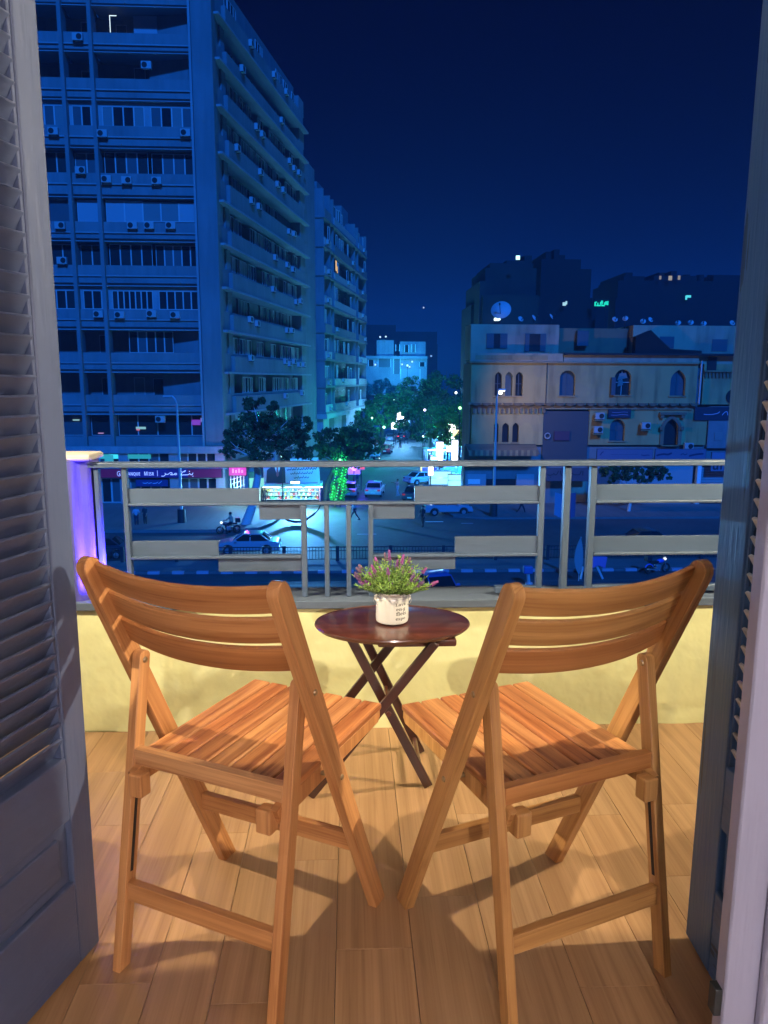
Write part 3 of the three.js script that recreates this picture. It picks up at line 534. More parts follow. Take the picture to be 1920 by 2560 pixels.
  const dot = (x, y, r = 8) => { c.beginPath(); c.arc(x, y, r, 0, 7); c.fill(); };
  stroke([[1040, 92], [1075, 98], [1108, 70], [1100, 52]]); stroke([[1110, 66], [1150, 74], [1180, 46], [1215, 44], [1225, 62], [1175, 74], [1250, 74], [1262, 58], [1290, 52], [1300, 68], [1280, 76], [1262, 72]]);
  stroke([[1400, 78], [1372, 84], [1378, 50], [1430, 22], [1448, 18]]); stroke([[1400, 76], [1440, 76], [1500, 74], [1512, 52], [1530, 76], [1560, 72], [1568, 50]]); stroke([[1375, 30], [1400, 42], [1445, 30]], 7); dot(1510, 30); dot(1566, 94);
  const st = new THREE.CanvasTexture(cv); st.colorSpace = THREE.SRGBColorSpace; st.anisotropy = 8;
  const s0 = W(247, 1180, b0 + 0.3), s1 = W(553, 1180, b0 + 0.3);
  const sb = add(t, 'sign_board', bx(s0.x - 0.1, s1.x + 0.1, -7.9, -7.04, b0 + 0.02, b0 + 0.2), M.iron);
  obj('sign_face', rel(t, new THREE.PlaneGeometry(s1.x - s0.x, 0.78).translate((s0.x + s1.x) / 2, -7.47, b0 + 0.215)), new THREE.MeshStandardMaterial({ map: st, emissive: C(1, 1, 1), emissiveMap: st, emissiveIntensity: 0.32, roughness: 0.5 }), sb);
  { const a = W(338, 1202, b0), b = W(420, 1202, b0); const cv2 = document.createElement('canvas'); cv2.width = 512; cv2.height = 96; const q = cv2.getContext('2d'); q.fillStyle = '#16306e'; q.fillRect(0, 0, 512, 96); q.strokeStyle = '#cfe6ff'; q.lineWidth = 7; q.lineCap = 'round'; q.beginPath(); q.moveTo(110, 50); q.quadraticCurveTo(150, 66, 190, 46); q.moveTo(200, 58); q.lineTo(250, 50); q.moveTo(270, 58); q.quadraticCurveTo(330, 60, 350, 40); q.moveTo(360, 60); q.quadraticCurveTo(390, 50, 410, 28); q.stroke(); const tx = new THREE.CanvasTexture(cv2); tx.colorSpace = THREE.SRGBColorSpace;
    const p = add(t, 'small_sign', bx(a.x, b.x, -8.75, -8.0, b0 - 0.35, b0 - 0.1), M.iron); obj('sign_face', rel(t, new THREE.PlaneGeometry(b.x - a.x - 0.06, 0.68).translate((a.x + b.x) / 2, -8.37, b0 - 0.09)), new THREE.MeshStandardMaterial({ map: tx, roughness: 0.6 }), p); }
  // side of the tower along the street: long balconies and windows
  const m4 = new THREE.Matrix4().makeRotationY(TURN).setPosition(-11.6, 0, -72), tw = (g) => join(g).applyMatrix4(m4), L = 33;
  const Y2 = [38.2, 34.5, ...Y.slice(2).map((y, i) => y - 0.15 - i * 0.0)];
  add(t, 'side_wall', tw(bx(0, L, S, 37.6, -6, -1.5)), M.concreteD);
  for (let k = 0; k < 11; k++) {
    const y = k === 0 ? 35.9 : Y[k], y2 = Y[k + 1], sill = y - 2.0, st0 = 2.4;
    add(t, 'parapet', tw([bx(0.1, L - 0.6, y2 + 0.05, sill, -0.75, -0.15, 0.03), bx(st0, L - 3, y2 - 0.05, sill - 0.25, -0.15, 0.25, 0.03)]), M.concrete);
    add(t, 'slab_edge', tw(bx(0.1, L, y2 - 0.14, y2 + 0.05, -1.5, 0.42)), M.concreteL);
    for (const [a, b] of [[L - 2.6, L], [2.2, 3.3]]) add(t, 'end_wall', tw(bx(a, b, sill, y - 0.14, -1.5, -0.22)), M.concrete);
    const hi = y - 0.2, ms = [M.glass, M.glassB, M.dark, M.curtain, M.shutter];
    windowRow(t, 0.3, 2.1, sill, hi, -0.5, 2, [M.glass, M.dark], tw, 0.06);
    const deep = k % 3 === 1 ? -1.3 : -0.45; let x = 3.6;
    while (x < L - 4) { const w = rr(1.2, 2.6); if (rnd() < 0.78) windowRow(t, x, x + w, sill, hi - (deep > -1 ? 0.25 : 0), deep, Math.round(w / 0.8), ms, tw, 0.06); if (rnd() < 0.3) acUnit(t, V(x + w / 2, sill - rr(0.2, 0.7), 0.24), tw); x += w + rr(0.15, 0.7); }
  }
  add(t, 'lit_window', tw(bx(0.45, 1.15, 33.0, 34.7, -0.46, -0.42)), glow([0.03, 0.62, 0.9], 0.7));
  add(t, 'shop_front', tw([bx(0, L, -6.4, -5.1, -1.5, 0.5), bx(8, 9, S, -6.4, -1.5, 0), bx(16, 17, S, -6.4, -1.5, 0), bx(24, 25, S, -6.4, -1.5, 0)]), M.concreteL);
}
// ---------------------------------------------------------------- apartment block farther up the street
{
  const o = along(33), t = thing('apartment_block', 'pale apartment block with stacked balconies beyond the office tower', 'building', [o.x, S, o.z]);
  const m4 = new THREE.Matrix4().makeRotationY(TURN).setPosition(o.x, 0, o.z), tw = (g) => join(g).applyMatrix4(m4), L = 45;
  add(t, 'stair_wall', tw(bx(0, 7.4, S, 29.6, -12, -0.6)), M.concreteD);
  add(t, 'body', tw(bx(7.4, L, S, 28, -12, -1.1)), M.concreteD);
  add(t, 'roof_shed', tw([bx(2, 7, 28, 31, -9, -3), bx(15, 19, 28, 30, -8, -2), bx(26, 28, 28, 29.4, -6, -2), bx(34, 40, 28, 30.6, -9, -2)]), M.concreteD);
  const Y = [27.5, 23.6, 19.7, 15.8, 11.8, 7.9, 4.0, 0.1, -3.7];
  for (let k = 0; k < 8; k++) {
    const y = Y[k], y2 = Y[k + 1];
    add(t, 'slab_edge', tw([bx(7.6, L, y2 - 0.2, y2 + 0.1, -1.1, 0.75)]), M.block);
    for (const [a, b] of [[7.8, 12.4], [14.6, 33], [36, 44.8]]) {
      add(t, 'balcony', tw(bx(a, b, y2 + 0.1, y2 + 1.15, 0.55, 0.7, 0.02)), pick([M.block, M.concreteL, M.shutter]));
      for (const e of [a, b - 0.25]) add(t, 'balcony_end', tw(bx(e, e + 0.25, y2 + 0.1, y - 0.2, -1.1, 0.55)), M.block);
      for (let x = a + 0.5; x < b - 1.4; x += rr(1.6, 2.6)) windowRow(t, x, x + rr(0.9, 1.5), y2 + 0.3, y - rr(0.7, 1.0), rnd() < 0.35 ? 0.5 : -1.02, 1, [M.glass, M.dark, M.curtain, M.shutter, M.block], tw, 0.1);
      if (rnd() < 0.7) acUnit(t, V(rr(a + 1, b - 1), y2 + rr(0.5, 0.9), 0.72), tw);
    }
  }
  { const q = tw(bx(16.2, 16.9, 17.4, 18.9, 0.51, 0.56)); add(t, 'lit_window', q, glow([1, 0.62, 0.22], 0.9)); add(t, 'lit_window', tw(bx(17.2, 17.7, 17.2, 18.2, 0.51, 0.56)), glow([1, 0.6, 0.2], 0.7)); }
  add(t, 'ground_storey', tw([bx(7.4, L, -4.6, -3.9, -1.1, 0.9), bx(8, 12, -7.2, -4.6, -1.1, 0.2), bx(16, 22, -7.2, -4.6, -1.1, 0.2), bx(26, 34, -7.2, -4.6, -1.1, 0.2)]), M.concreteL);
}
// ---------------------------------------------------------------- houses at the far end and dark blocks on the skyline
{
  const z = -190, X = (px) => W(px, 880, z).x, Yy = (py) => W(985, py, z).y;
  const t = thing('corner_house', 'pale corner house with balconies at the far end of the street', 'building', [X(985), S, z]);
  add(t, 'wall', [bx(X(900), X(1068), S, Yy(893), z - 12, z), bx(X(1000), X(1065), Yy(893), Yy(853), z - 11, z - 1.2), bx(X(942), X(985), Yy(893), Yy(850), z - 10, z - 1), bx(X(900), X(1068), Yy(897), Yy(890), z, z + 0.6)], M.concreteL);
  for (const [a, b, c, d, m] of [[1012, 1021, 862, 880, M.dark], [1030, 1038, 860, 880, M.curtain], [946, 976, 893, 918, M.recess], [985, 1000, 897, 935, M.recess], [1003, 1050, 922, 948, M.shutter], [922, 934, 900, 916, M.glass], [990, 998, 861, 878, M.dark], [1050, 1062, 905, 916, M.glass]]) { const w = add(t, 'window', bx(X(a), X(b), Yy(d), Yy(c), z + (c < 890 ? -1.2 : 0), z + 0.05 + (c < 890 ? -1.2 : 0)), m); obj('window_frame', rel(t, [bx(X(a) - 0.15, X(a), Yy(d), Yy(c), z - 1.2, z + 0.12), bx(X(b), X(b) + 0.15, Yy(d), Yy(c), z - 1.2, z + 0.12)]), M.white, w); }
  for (const [px, py] of [[938, 912], [1005, 911], [1030, 904], [1024, 917], [950, 843], [964, 842]]) add(t, 'lit_lamp', new THREE.SphereGeometry(0.22, 8, 6).toNonIndexed().translate(X(px), Yy(py), z + 0.6), glow([0.5, 0.8, 1], 1.5));
  { const l = new THREE.PointLight(C(0.04, 0.5, 1), 520, 0, 2); l.position.set(X(1012), Yy(915), z + 9); l.shadow.radius = 12; scene.add(l); const q = add(t, 'added_globe', new THREE.SphereGeometry(0.24, 10, 8).toNonIndexed().translate(X(1012), Yy(915), z + 9), glow([0.5, 0.9, 1], 2)); obj('pole', rel(t, bx(X(1012) - 0.05, X(1012) + 0.05, S, Yy(915) - 0.24, z + 8.95, z + 9.05)), M.iron, q); }  // globe and pole added in front to brighten the house
  add(t, 'terrace_wall', bx(X(905), X(990), S, Yy(985), z, z + 14), M.concreteD);
  add(t, 'lit_column', bx(X(966), X(983), Yy(1028), Yy(980), z + 14, z + 15), M.trim);
}
function darkBlock(label, z, rects, m, lights = []) {
  const X = (px) => W(px, 800, z).x, Yy = (py) => W(1000, py, z).y, r0 = rects[0];
  const t = thing('dark_building', label, 'building', [(X(r0[0]) + X(r0[1])) / 2, S, z]);
  rects.forEach(([a, b, top, dz = 0], i) => { add(t, i ? 'rooftop' : 'wall', bx(X(a), X(b), S, Yy(top), z - 14 - i * 0.3, z + dz), m); if (!i) for (let k = 0; k < 5; k++) add(t, 'water_tank', new THREE.CylinderGeometry(0.7, 0.7, 1.4, 10).toNonIndexed().translate(X(a + (b - a) * rr(0.1, 0.9)), Yy(top) + 0.7, z - 3), m); });
  for (const [px, py, w, h, c, k] of lights) { const q = W(px, py, z + 1.05); add(t, 'lit_window', bx(q.x - w / 2, q.x + w / 2, q.y - h / 2, q.y + h / 2, z + 0.95, z + 1.05), glow(c, k)); }
  return t;
}
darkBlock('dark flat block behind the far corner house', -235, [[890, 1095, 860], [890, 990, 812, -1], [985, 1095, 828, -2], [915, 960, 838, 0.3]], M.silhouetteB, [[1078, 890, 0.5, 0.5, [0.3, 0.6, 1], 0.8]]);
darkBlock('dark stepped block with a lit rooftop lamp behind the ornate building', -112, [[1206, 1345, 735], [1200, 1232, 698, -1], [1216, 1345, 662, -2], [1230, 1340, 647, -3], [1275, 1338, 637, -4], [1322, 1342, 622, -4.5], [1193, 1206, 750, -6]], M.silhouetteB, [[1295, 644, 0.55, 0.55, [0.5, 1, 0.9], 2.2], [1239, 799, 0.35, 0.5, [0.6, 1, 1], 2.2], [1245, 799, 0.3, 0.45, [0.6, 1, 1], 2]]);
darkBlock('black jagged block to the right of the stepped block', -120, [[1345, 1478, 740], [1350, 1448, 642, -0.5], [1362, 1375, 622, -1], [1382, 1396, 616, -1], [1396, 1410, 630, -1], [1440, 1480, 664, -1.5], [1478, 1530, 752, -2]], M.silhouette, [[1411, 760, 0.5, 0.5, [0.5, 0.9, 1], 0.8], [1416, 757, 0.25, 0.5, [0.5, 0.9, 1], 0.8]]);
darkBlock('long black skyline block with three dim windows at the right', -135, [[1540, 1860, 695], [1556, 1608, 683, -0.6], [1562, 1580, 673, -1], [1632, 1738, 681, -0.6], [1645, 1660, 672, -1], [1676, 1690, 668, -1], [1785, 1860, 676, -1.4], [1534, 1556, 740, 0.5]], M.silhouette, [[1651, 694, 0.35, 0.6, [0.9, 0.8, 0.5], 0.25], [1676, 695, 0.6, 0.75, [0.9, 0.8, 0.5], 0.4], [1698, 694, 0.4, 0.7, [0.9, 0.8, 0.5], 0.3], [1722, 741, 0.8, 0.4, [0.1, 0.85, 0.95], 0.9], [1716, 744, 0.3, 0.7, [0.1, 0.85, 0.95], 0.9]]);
{ // green neon lettering on a roof
  const z = -118, a = W(1486, 767, z), b = W(1523, 750, z), t = thing('neon_sign', 'glowing green rooftop neon sign between two dark blocks', 'sign', [a.x, a.y, z]);
  obj('backing', bx(-0.1, b.x - a.x + 0.1, -0.2, b.y - a.y + 0.1, -0.3, -0.1), M.silhouette, t); obj('support', [bx(0.3, 0.45, -8, -0.2, -0.3, -0.15), bx(1.8, 1.95, -8, -0.2, -0.3, -0.15)], M.silhouette, t);
  const w = b.x - a.x, h = b.y - a.y, gl = glow([0.02, 0.95, 0.62], 0.9), cv = [[0, 0.1, 0.1, 0.7], [0.06, 0.16, 0.6, 0.75], [0.14, 0.22, 0.1, 0.3], [0.2, 0.27, 0.1, 0.6], [0.27, 0.4, 0.1, 0.3], [0.38, 0.44, 0.1, 0.7], [0.45, 0.58, 0.45, 0.9], [0.48, 0.55, 0.1, 0.4], [0.56, 0.7, 0.1, 0.3], [0.66, 0.72, 0.1, 0.65], [0.74, 0.86, 0.3, 0.8], [0.88, 0.96, 0.25, 0.85]];
  for (const [x0, x1, y0, y1] of cv) obj('neon_stroke', bx(x0 * w, x1 * w, y0 * h, y1 * h, -0.08, 0), gl, t);
}
tag(obj('star', new THREE.SphereGeometry(0.34, 8, 6).toNonIndexed().translate(...W(1059, 769, -330).toArray()), glow([0.6, 0.8, 1], 0.9)), 'single bright star low over the end of the street', 'star');

// ---------------------------------------------------------------- ornate old building on the right
function archShape(x0, x1, y0, y1, pointed, Sh = THREE.Shape) {
  const s = new Sh(), w = x1 - x0, cx = (x0 + x1) / 2, ys = y1 - (pointed ? w * 0.72 : w * 0.5);
  s.moveTo(x0, y0); s.lineTo(x1, y0); s.lineTo(x1, ys);
  if (pointed) { s.quadraticCurveTo(x1, ys + w * 0.42, cx, y1); s.quadraticCurveTo(x0, ys + w * 0.42, x0, ys); } else s.absarc(cx, ys, w / 2, 0, Math.PI, false);
  s.lineTo(x0, y0); return s;
}
{
  const z = -71, X = (px) => W(px, 960, z).x, Y = (py) => W(1400, py, z).y;
  const t = thing('ornate_building', 'old ochre building on the right with arched windows and a scalloped cornice', 'building', [20, S, z]);
  const x0 = X(1178), x1 = X(1742), seam = X(1366), put = (name, g, m, p) => add(t, name, g, m, p);
  const wallWith = (name, a, b, c, d, holes, m) => { const s = new THREE.Shape([[a, c], [b, c], [b, d], [a, d]].map((p) => new THREE.Vector2(...p))); for (const h of holes) s.holes.push(archShape(h[0], h[1], h[2], h[3], h[4], THREE.Path)); const g = extr(s, 0.5); g.translate(0, 0, z - 0.5); return put(name, uvAlong(g), m); };
  const A = (a, b, c, d, p) => [X(a), X(b), Y(d), Y(c), p];
  // upper storey
  const up = [A(1237, 1254.5, 930, 990, true), A(1263, 1281, 930, 990, true), A(1289, 1307, 930, 990, true), A(1399, 1438, 926, 989, false), A(1536, 1577, 923, 987, false), A(1676, 1714, 923, 988, true)];
  wallWith('wall', x0, seam - 0.06, Y(1008), Y(908), up.slice(0, 3), M.ochre); wallWith('wall', seam + 0.06, x1, Y(1008), Y(908), up.slice(3), M.ochre);
  // lower storey
  const lo = [A(1238, 1250, 1057, 1106, true), A(1259, 1276, 1057, 1106, true), A(1285, 1301, 1057, 1106, true), A(1531, 1569, 1048, 1102, false), A(1666, 1704, 1044, 1112, true)];
  wallWith('wall', x0 + 0.15, X(1362), Y(1112), Y(1020), lo.slice(0, 3), M.ochre); wallWith('wall', X(1478), X(1775), Y(1112), Y(1020), lo.slice(3), M.ochre);
  put('dark_board', bx(X(1362) + 0.02, X(1478) - 0.02, Y(1150), Y(1028), z - 0.6, z - 0.1), std([0.06, 0.06, 0.062], 0.8)); put('shop_sign', bx(X(1391), X(1430), Y(1101), Y(1078), z - 0.1, z + 0.05), std([0.06, 0.03, 0.06], 0.8));
  put('ring_ornament', new THREE.TorusGeometry(0.25, 0.07, 8, 20).toNonIndexed().translate(X(1374), Y(1090), z + 0.02), M.concreteL);
  put('body', [bx(x0 + 0.3, 60, S, Y(900), z - 5.2, z - 0.8)], M.recess);
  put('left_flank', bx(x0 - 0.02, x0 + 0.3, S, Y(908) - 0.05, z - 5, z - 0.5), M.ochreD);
  // window fillings: shutters, dark glass, frames
  const fill = (h, m, kind) => {
    const w = put('window', extr(archShape(h[0] - 0.02, h[1] + 0.02, h[2], h[3] + 0.02, h[4]), 0.06).translate(0, 0, z - 0.42), m);
    const cx = (h[0] + h[1]) / 2, f = [bx(cx - 0.03, cx + 0.03, h[2], h[3] - 0.1, z - 0.36, z - 0.31), bx(h[0], h[1], (h[2] + h[3]) / 2 - 0.03, (h[2] + h[3]) / 2 + 0.03, z - 0.3595, z - 0.315)];
    if (kind !== 'plain') for (const g of f) obj('glazing_bar', rel(t, g), kind === 'pale' ? M.frame : M.shutterBlue, w);
    obj('sill', rel(t, bx(h[0] - 0.12, h[1] + 0.12, h[2] - 0.12, h[2], z - 0.1, z + 0.12)), M.trim, w);
    return w;
  };
  M.shutterBlue = std([0.05, 0.075, 0.09], 0.7);
  fill(up[0], M.glass); fill(up[1], M.shutterBlue); fill(up[2], M.glass); fill(up[3], M.shutterBlue); fill(up[4], M.dark, 'pale'); fill(up[5], M.shutterBlue);
  put('upper_pane', extr([[X(1545), Y(950)], [X(1570), Y(944)], [X(1566), Y(931)], [X(1550), Y(933)]], 0.04).translate(0, 0, z - 0.3), M.curtain);
  put('hanging_cloth', extr([[X(1546), Y(966)], [X(1560), Y(962)], [X(1558), Y(948)], [X(1548), Y(950)]], 0.04).translate(0, 0, z - 0.28), M.curtain);
  put('open_shutter', bx(X(1526), X(1536), Y(987), Y(943), z, z + 0.35), M.shutterBlue);
  lo.slice(0, 3).forEach((h) => fill(h, M.glass, 'plain')); fill(lo[3], M.shutterBlue); fill(lo[4], M.dark, 'plain');
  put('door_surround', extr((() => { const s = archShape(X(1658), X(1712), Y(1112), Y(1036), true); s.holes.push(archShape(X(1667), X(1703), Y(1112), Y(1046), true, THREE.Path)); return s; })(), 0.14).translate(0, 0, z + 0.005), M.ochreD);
  for (const px of [1659, 1711]) for (const py of [1040, 1070]) put('stone_boss', bx(X(px) - 0.18, X(px) + 0.18, Y(py) - 0.18, Y(py) + 0.18, z + 0.15, z + 0.32, 0.04), M.ochreD);
  put('door_cornice', bx(X(1652), X(1718), Y(1036), Y(1030), z, z + 0.4), M.ochreD);
  // cornice: shelf, scallops and brackets
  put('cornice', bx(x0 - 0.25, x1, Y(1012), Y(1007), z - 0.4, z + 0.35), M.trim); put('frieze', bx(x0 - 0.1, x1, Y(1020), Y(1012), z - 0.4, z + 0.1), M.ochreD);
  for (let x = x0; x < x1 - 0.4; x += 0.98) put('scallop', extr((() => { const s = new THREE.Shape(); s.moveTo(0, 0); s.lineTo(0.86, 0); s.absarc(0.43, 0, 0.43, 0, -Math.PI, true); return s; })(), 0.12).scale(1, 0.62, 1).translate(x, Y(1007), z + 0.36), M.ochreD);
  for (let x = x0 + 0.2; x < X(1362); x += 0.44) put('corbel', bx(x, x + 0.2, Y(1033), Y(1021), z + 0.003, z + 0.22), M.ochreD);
  put('string_course', bx(X(1366), X(1735), Y(1023), Y(1020), z, z + 0.16), M.trim);
  // parapet band above the upper storey and the drain seams
  put('parapet', bx(x0 - 0.15, X(1404), Y(904), Y(884), z - 0.5, z + 0.16), M.lilac); put('parapet_panel', bx(X(1186), X(1366), Y(900), Y(889), z + 0.16, z + 0.2), M.trim);
  put('parapet', bx(X(1406), x1, Y(906), Y(886), z - 0.5, z + 0.1), M.lilac); put('parapet_shelf', bx(x0 - 0.22, x1, Y(908), Y(904.5), z - 0.5, z + 0.26), M.trim);
  put('drain_pipe', tube(V(seam, Y(1012), z + 0.02), V(seam, Y(905), z + 0.02), 0.06), M.ochreD); put('drain_pipe', tube(V(X(1750), Y(1010), z + 0.05), V(X(1750), Y(900), z + 0.05), 0.09), M.steel);
  // rooftop storeys
  const Xr = (px) => W(px, 850, z - 1.5).x, Yr = (py) => W(1400, py, z - 1.5).y;
  put('roof_storey', bx(Xr(1177), Xr(1397), Y(884) - 0.5, Yr(812), z - 5, z - 1.5), M.lilac); put('roof_storey', bx(Xr(1399), Xr(1577), Y(886) - 0.5, Yr(819), z - 5, z - 2.2), M.ochreD); put('roof_storey', bx(Xr(1579), 60, Y(886) - 0.5, Yr(812), z - 9, z - 1.2), M.lilac);
  for (const [a, b, c, d, m] of [[1216, 1268, 835, 872, M.shutterBlue], [1318, 1364, 835, 879, M.dark], [1444, 1472, 826, 864, M.shutterBlue]]) { const w = put('window', bx(Xr(a), Xr(b), Yr(d), Yr(c), z - 1.6, z - (a > 1400 ? 2.14 : 1.46)), a < 1300 ? M.dark : m); for (const [p, q] of a < 1300 ? [[a, a + 18], [b - 18, b]] : a < 1400 ? [[a - 6, a + 5], [b - 14, b]] : [[a + 2, a + 12], [b - 10, b + 1]]) obj('shutter', rel(t, bx(Xr(p), Xr(q), Yr(d), Yr(c), z - 1.45 - (a > 1400 ? 0.65 : 0), z - 1.38 - (a > 1400 ? 0.6 : 0))), a > 1440 ? M.shutter : M.shutterBlue, w); }
  for (const [a, b, c, d] of [[1646, 1682, 840, 870], [1777, 1815, 846, 876]]) put('window', bx(Xr(a), Xr(b), Yr(d), Yr(c), z - 1.3, z - 1.15), M.shutterBlue);
  put('tarpaulin', extr([[Xr(1576), Yr(842)], [Xr(1612), Yr(826)], [Xr(1640), Yr(852)], [Xr(1662), Yr(872)], [Xr(1740), Yr(876)], [Xr(1740), Yr(884)], [Xr(1576), Yr(884)]], 0.8).translate(0, 0, z - 0.9), M.silhouette); put('eave', bx(X(1404), X(1850), Y(887), Y(882), z - 1, z + 0.45), M.dark);
  // right wing
  put('wing_wall', bx(X(1760), 60, Y(1010), Y(908), z - 0.5, z - 0.2), M.ochre); put('wing_wall', bx(X(1742), 60, Y(908), Y(886), z - 0.6, z - 0.25), M.lilac); put('wing_opening', bx(X(1766), X(1790), Y(925), Y(890), z - 0.24, z - 0.18), M.dark);
  for (let px = 1762; px < 1850; px += 9) put('baluster', bx(X(px), X(px + 5), Y(942), Y(928), z - 0.19, z - 0.05), M.ochreD); put('balcony_rail', bx(X(1758), X(1860), Y(928), Y(924), z - 0.2, z + 0.1), M.trim);
  put('round_window', new THREE.CylinderGeometry(0.7, 0.7, 0.1, 24).rotateX(Math.PI / 2).toNonIndexed().translate(X(1838), Y(990), z - 0.15), M.dark); put('wing_base', bx(X(1778), 60, Y(1120), Y(1015), z - 0.5, z + 0.1), M.concreteD);
  put('wing_curtain', bx(X(1795), X(1815), Y(1100), Y(1080), z + 0.11, z + 0.16), M.curtain);
  // signs and shopfronts
  const signTex = (w, h, bg, fn) => { const cv = document.createElement('canvas'); cv.width = w; cv.height = h; const c = cv.getContext('2d'); c.fillStyle = bg; c.fillRect(0, 0, w, h); c.lineCap = c.lineJoin = 'round'; fn(c); const q = new THREE.CanvasTexture(cv); q.colorSpace = THREE.SRGBColorSpace; return new THREE.MeshStandardMaterial({ map: q, roughness: 0.65 }); };
  const scrawl = (c, pts, w) => { c.lineWidth = w; c.beginPath(); c.moveTo(...pts[0]); for (let i = 1; i < pts.length - 1; i++) c.quadraticCurveTo(pts[i][0], pts[i][1], (pts[i][0] + pts[i + 1][0]) / 2, (pts[i][1] + pts[i + 1][1]) / 2); c.lineTo(...pts[pts.length - 1]); c.stroke(); };
  const board = (name, a, b, c, d, zz, mat) => { const p = put(name, bx(X(a), X(b), Y(d), Y(c), zz - 0.12, zz), M.iron); obj('sign_face', rel(t, new THREE.PlaneGeometry(X(b) - X(a) - 0.06, Y(c) - Y(d) - 0.06).translate((X(a) + X(b)) / 2, (Y(c) + Y(d)) / 2, zz + 0.012)), mat, p); };
  board('sign_board', 1523, 1580, 1022, 1044, z + 0.2, signTex(512, 200, '#20243a', (c) => { c.strokeStyle = '#8890b8'; scrawl(c, [[60, 140], [180, 150], [300, 120], [450, 140]], 10); scrawl(c, [[80, 70], [200, 84], [330, 60], [440, 70]], 8); }));
  board('sign_board', 1490, 1630, 1119, 1146, z + 1.3, signTex(1024, 200, '#63627a', (c) => { c.strokeStyle = '#2b2b55'; scrawl(c, [[60, 110], [80, 70], [110, 50]], 20); scrawl(c, [[820, 110], [860, 128], [920, 110], [960, 118]], 18); c.lineWidth = 5; scrawl(c, [[250, 100], [500, 106], [760, 100]], 5); }));
  board('sign_board', 1636, 1764, 1119, 1146, z + 1.2, signTex(1024, 200, '#5c6078', (c) => { c.strokeStyle = c.fillStyle = '#1d2148'; scrawl(c, [[40, 120], [150, 90], [260, 110], [320, 80]], 34); scrawl(c, [[520, 110], [560, 80], [600, 120], [640, 90]], 16); scrawl(c, [[700, 130], [820, 100], [960, 90]], 34); }));
  board('sign_board', 1774, 1836, 1126, 1174, z + 1.5, signTex(512, 400, '#73748a', (c) => { c.fillStyle = '#0c0d16'; c.font = 'bold 250px sans-serif'; c.fillText('unv', 18, 372); c.fillRect(150, 150, 80, 24); }));
  board('sign_board', 1362, 1475, 1168, 1200, z + 0.9, signTex(1024, 300, '#4a4650', (c) => { c.strokeStyle = c.fillStyle = '#101018'; scrawl(c, [[70, 130], [110, 170], [200, 150], [230, 110], [250, 150], [300, 150], [330, 60]], 20); scrawl(c, [[380, 60], [386, 170], [470, 150], [500, 100], [520, 170], [480, 230]], 20); scrawl(c, [[600, 150], [650, 100], [690, 150], [780, 150], [830, 150], [860, 60]], 20); scrawl(c, [[900, 60], [900, 160]], 20); for (const [x, y] of [[150, 210], [470, 60], [520, 60], [650, 200]]) { c.beginPath(); c.arc(x, y, 13, 0, 7); c.fill(); } }));
  board('sign_board', 1740, 1840, 1016, 1050, z + 0.16, signTex(512, 200, '#1c2236', (c) => { c.strokeStyle = '#aab4d0'; scrawl(c, [[120, 110], [200, 118], [300, 96], [320, 70]], 10); scrawl(c, [[360, 120], [380, 80], [420, 60], [430, 120]], 10); }));
  // awning with a scalloped valance
  put('awning', extr([[0, 0], [1.9, -0.75], [1.9, -0.8], [0, -0.1]], X(1344) - X(1168)).rotateY(-Math.PI / 2).translate(X(1344), Y(1110), z + 0.02), M.ochreD);
  for (let px = 1168, i = 0; px < 1340; px += 7.2, i++) put('valance', bx(X(px), X(px + 6.7), Y(1135), Y(1121), z + 1.9, z + 1.94, 0.012), i % 2 ? M.ochreD : M.trim);
  put('shop_wall', bx(X(1166), 60, S, Y(1112), z - 0.8, z - 0.3), M.concreteD); put('shop_panel', bx(X(1168), X(1222), Y(1225), Y(1186), z - 0.3, z - 0.1), M.shutter); put('shop_panel', bx(X(1300), X(1345), Y(1225), Y(1186), z - 0.3, z - 0.1), M.shutter); put('shop_poster', bx(X(1176), X(1207), Y(1210), Y(1198), z - 0.1, z - 0.05), M.white); put('shop_door', bx(X(1224), X(1298), S, Y(1198), z - 0.3, z - 0.2), M.glass); put('shop_shutter', bx(X(1440), X(1480), S + 0.2, Y(1200), z - 0.3, z - 0.1), M.lilac); put('shop_wall', bx(X(1500), X(1745), S, Y(1152), z - 0.3, z + 0.3), M.shutter); put('shop_window', bx(X(1490), X(1560), S + 0.3, Y(1170), z + 0.3, z + 0.36), M.glassB);
  for (let i = 0; i < 14; i++) put('shutter_slat', bx(X(1764), X(1835), S + 0.3 + i * 0.24, S + 0.51 + i * 0.24, z + 0.5, z + 0.58, 0.02), M.shutter);
  put('column', bx(X(1752), X(1762), S, Y(1150), z + 0.2, z + 0.7), M.white);
  for (const [px, py] of [[1499, 1039], [1497, 1073], [1616, 1063], [1727, 1114]]) { const c = V(X(px), Y(py), z + 0.3); acUnit(t, c, null, true); add(t, 'ac_shelf', bx(c.x - 0.5, c.x + 0.5, c.y - 0.45, c.y - 0.37, z, z + 0.7), M.trim); }
}
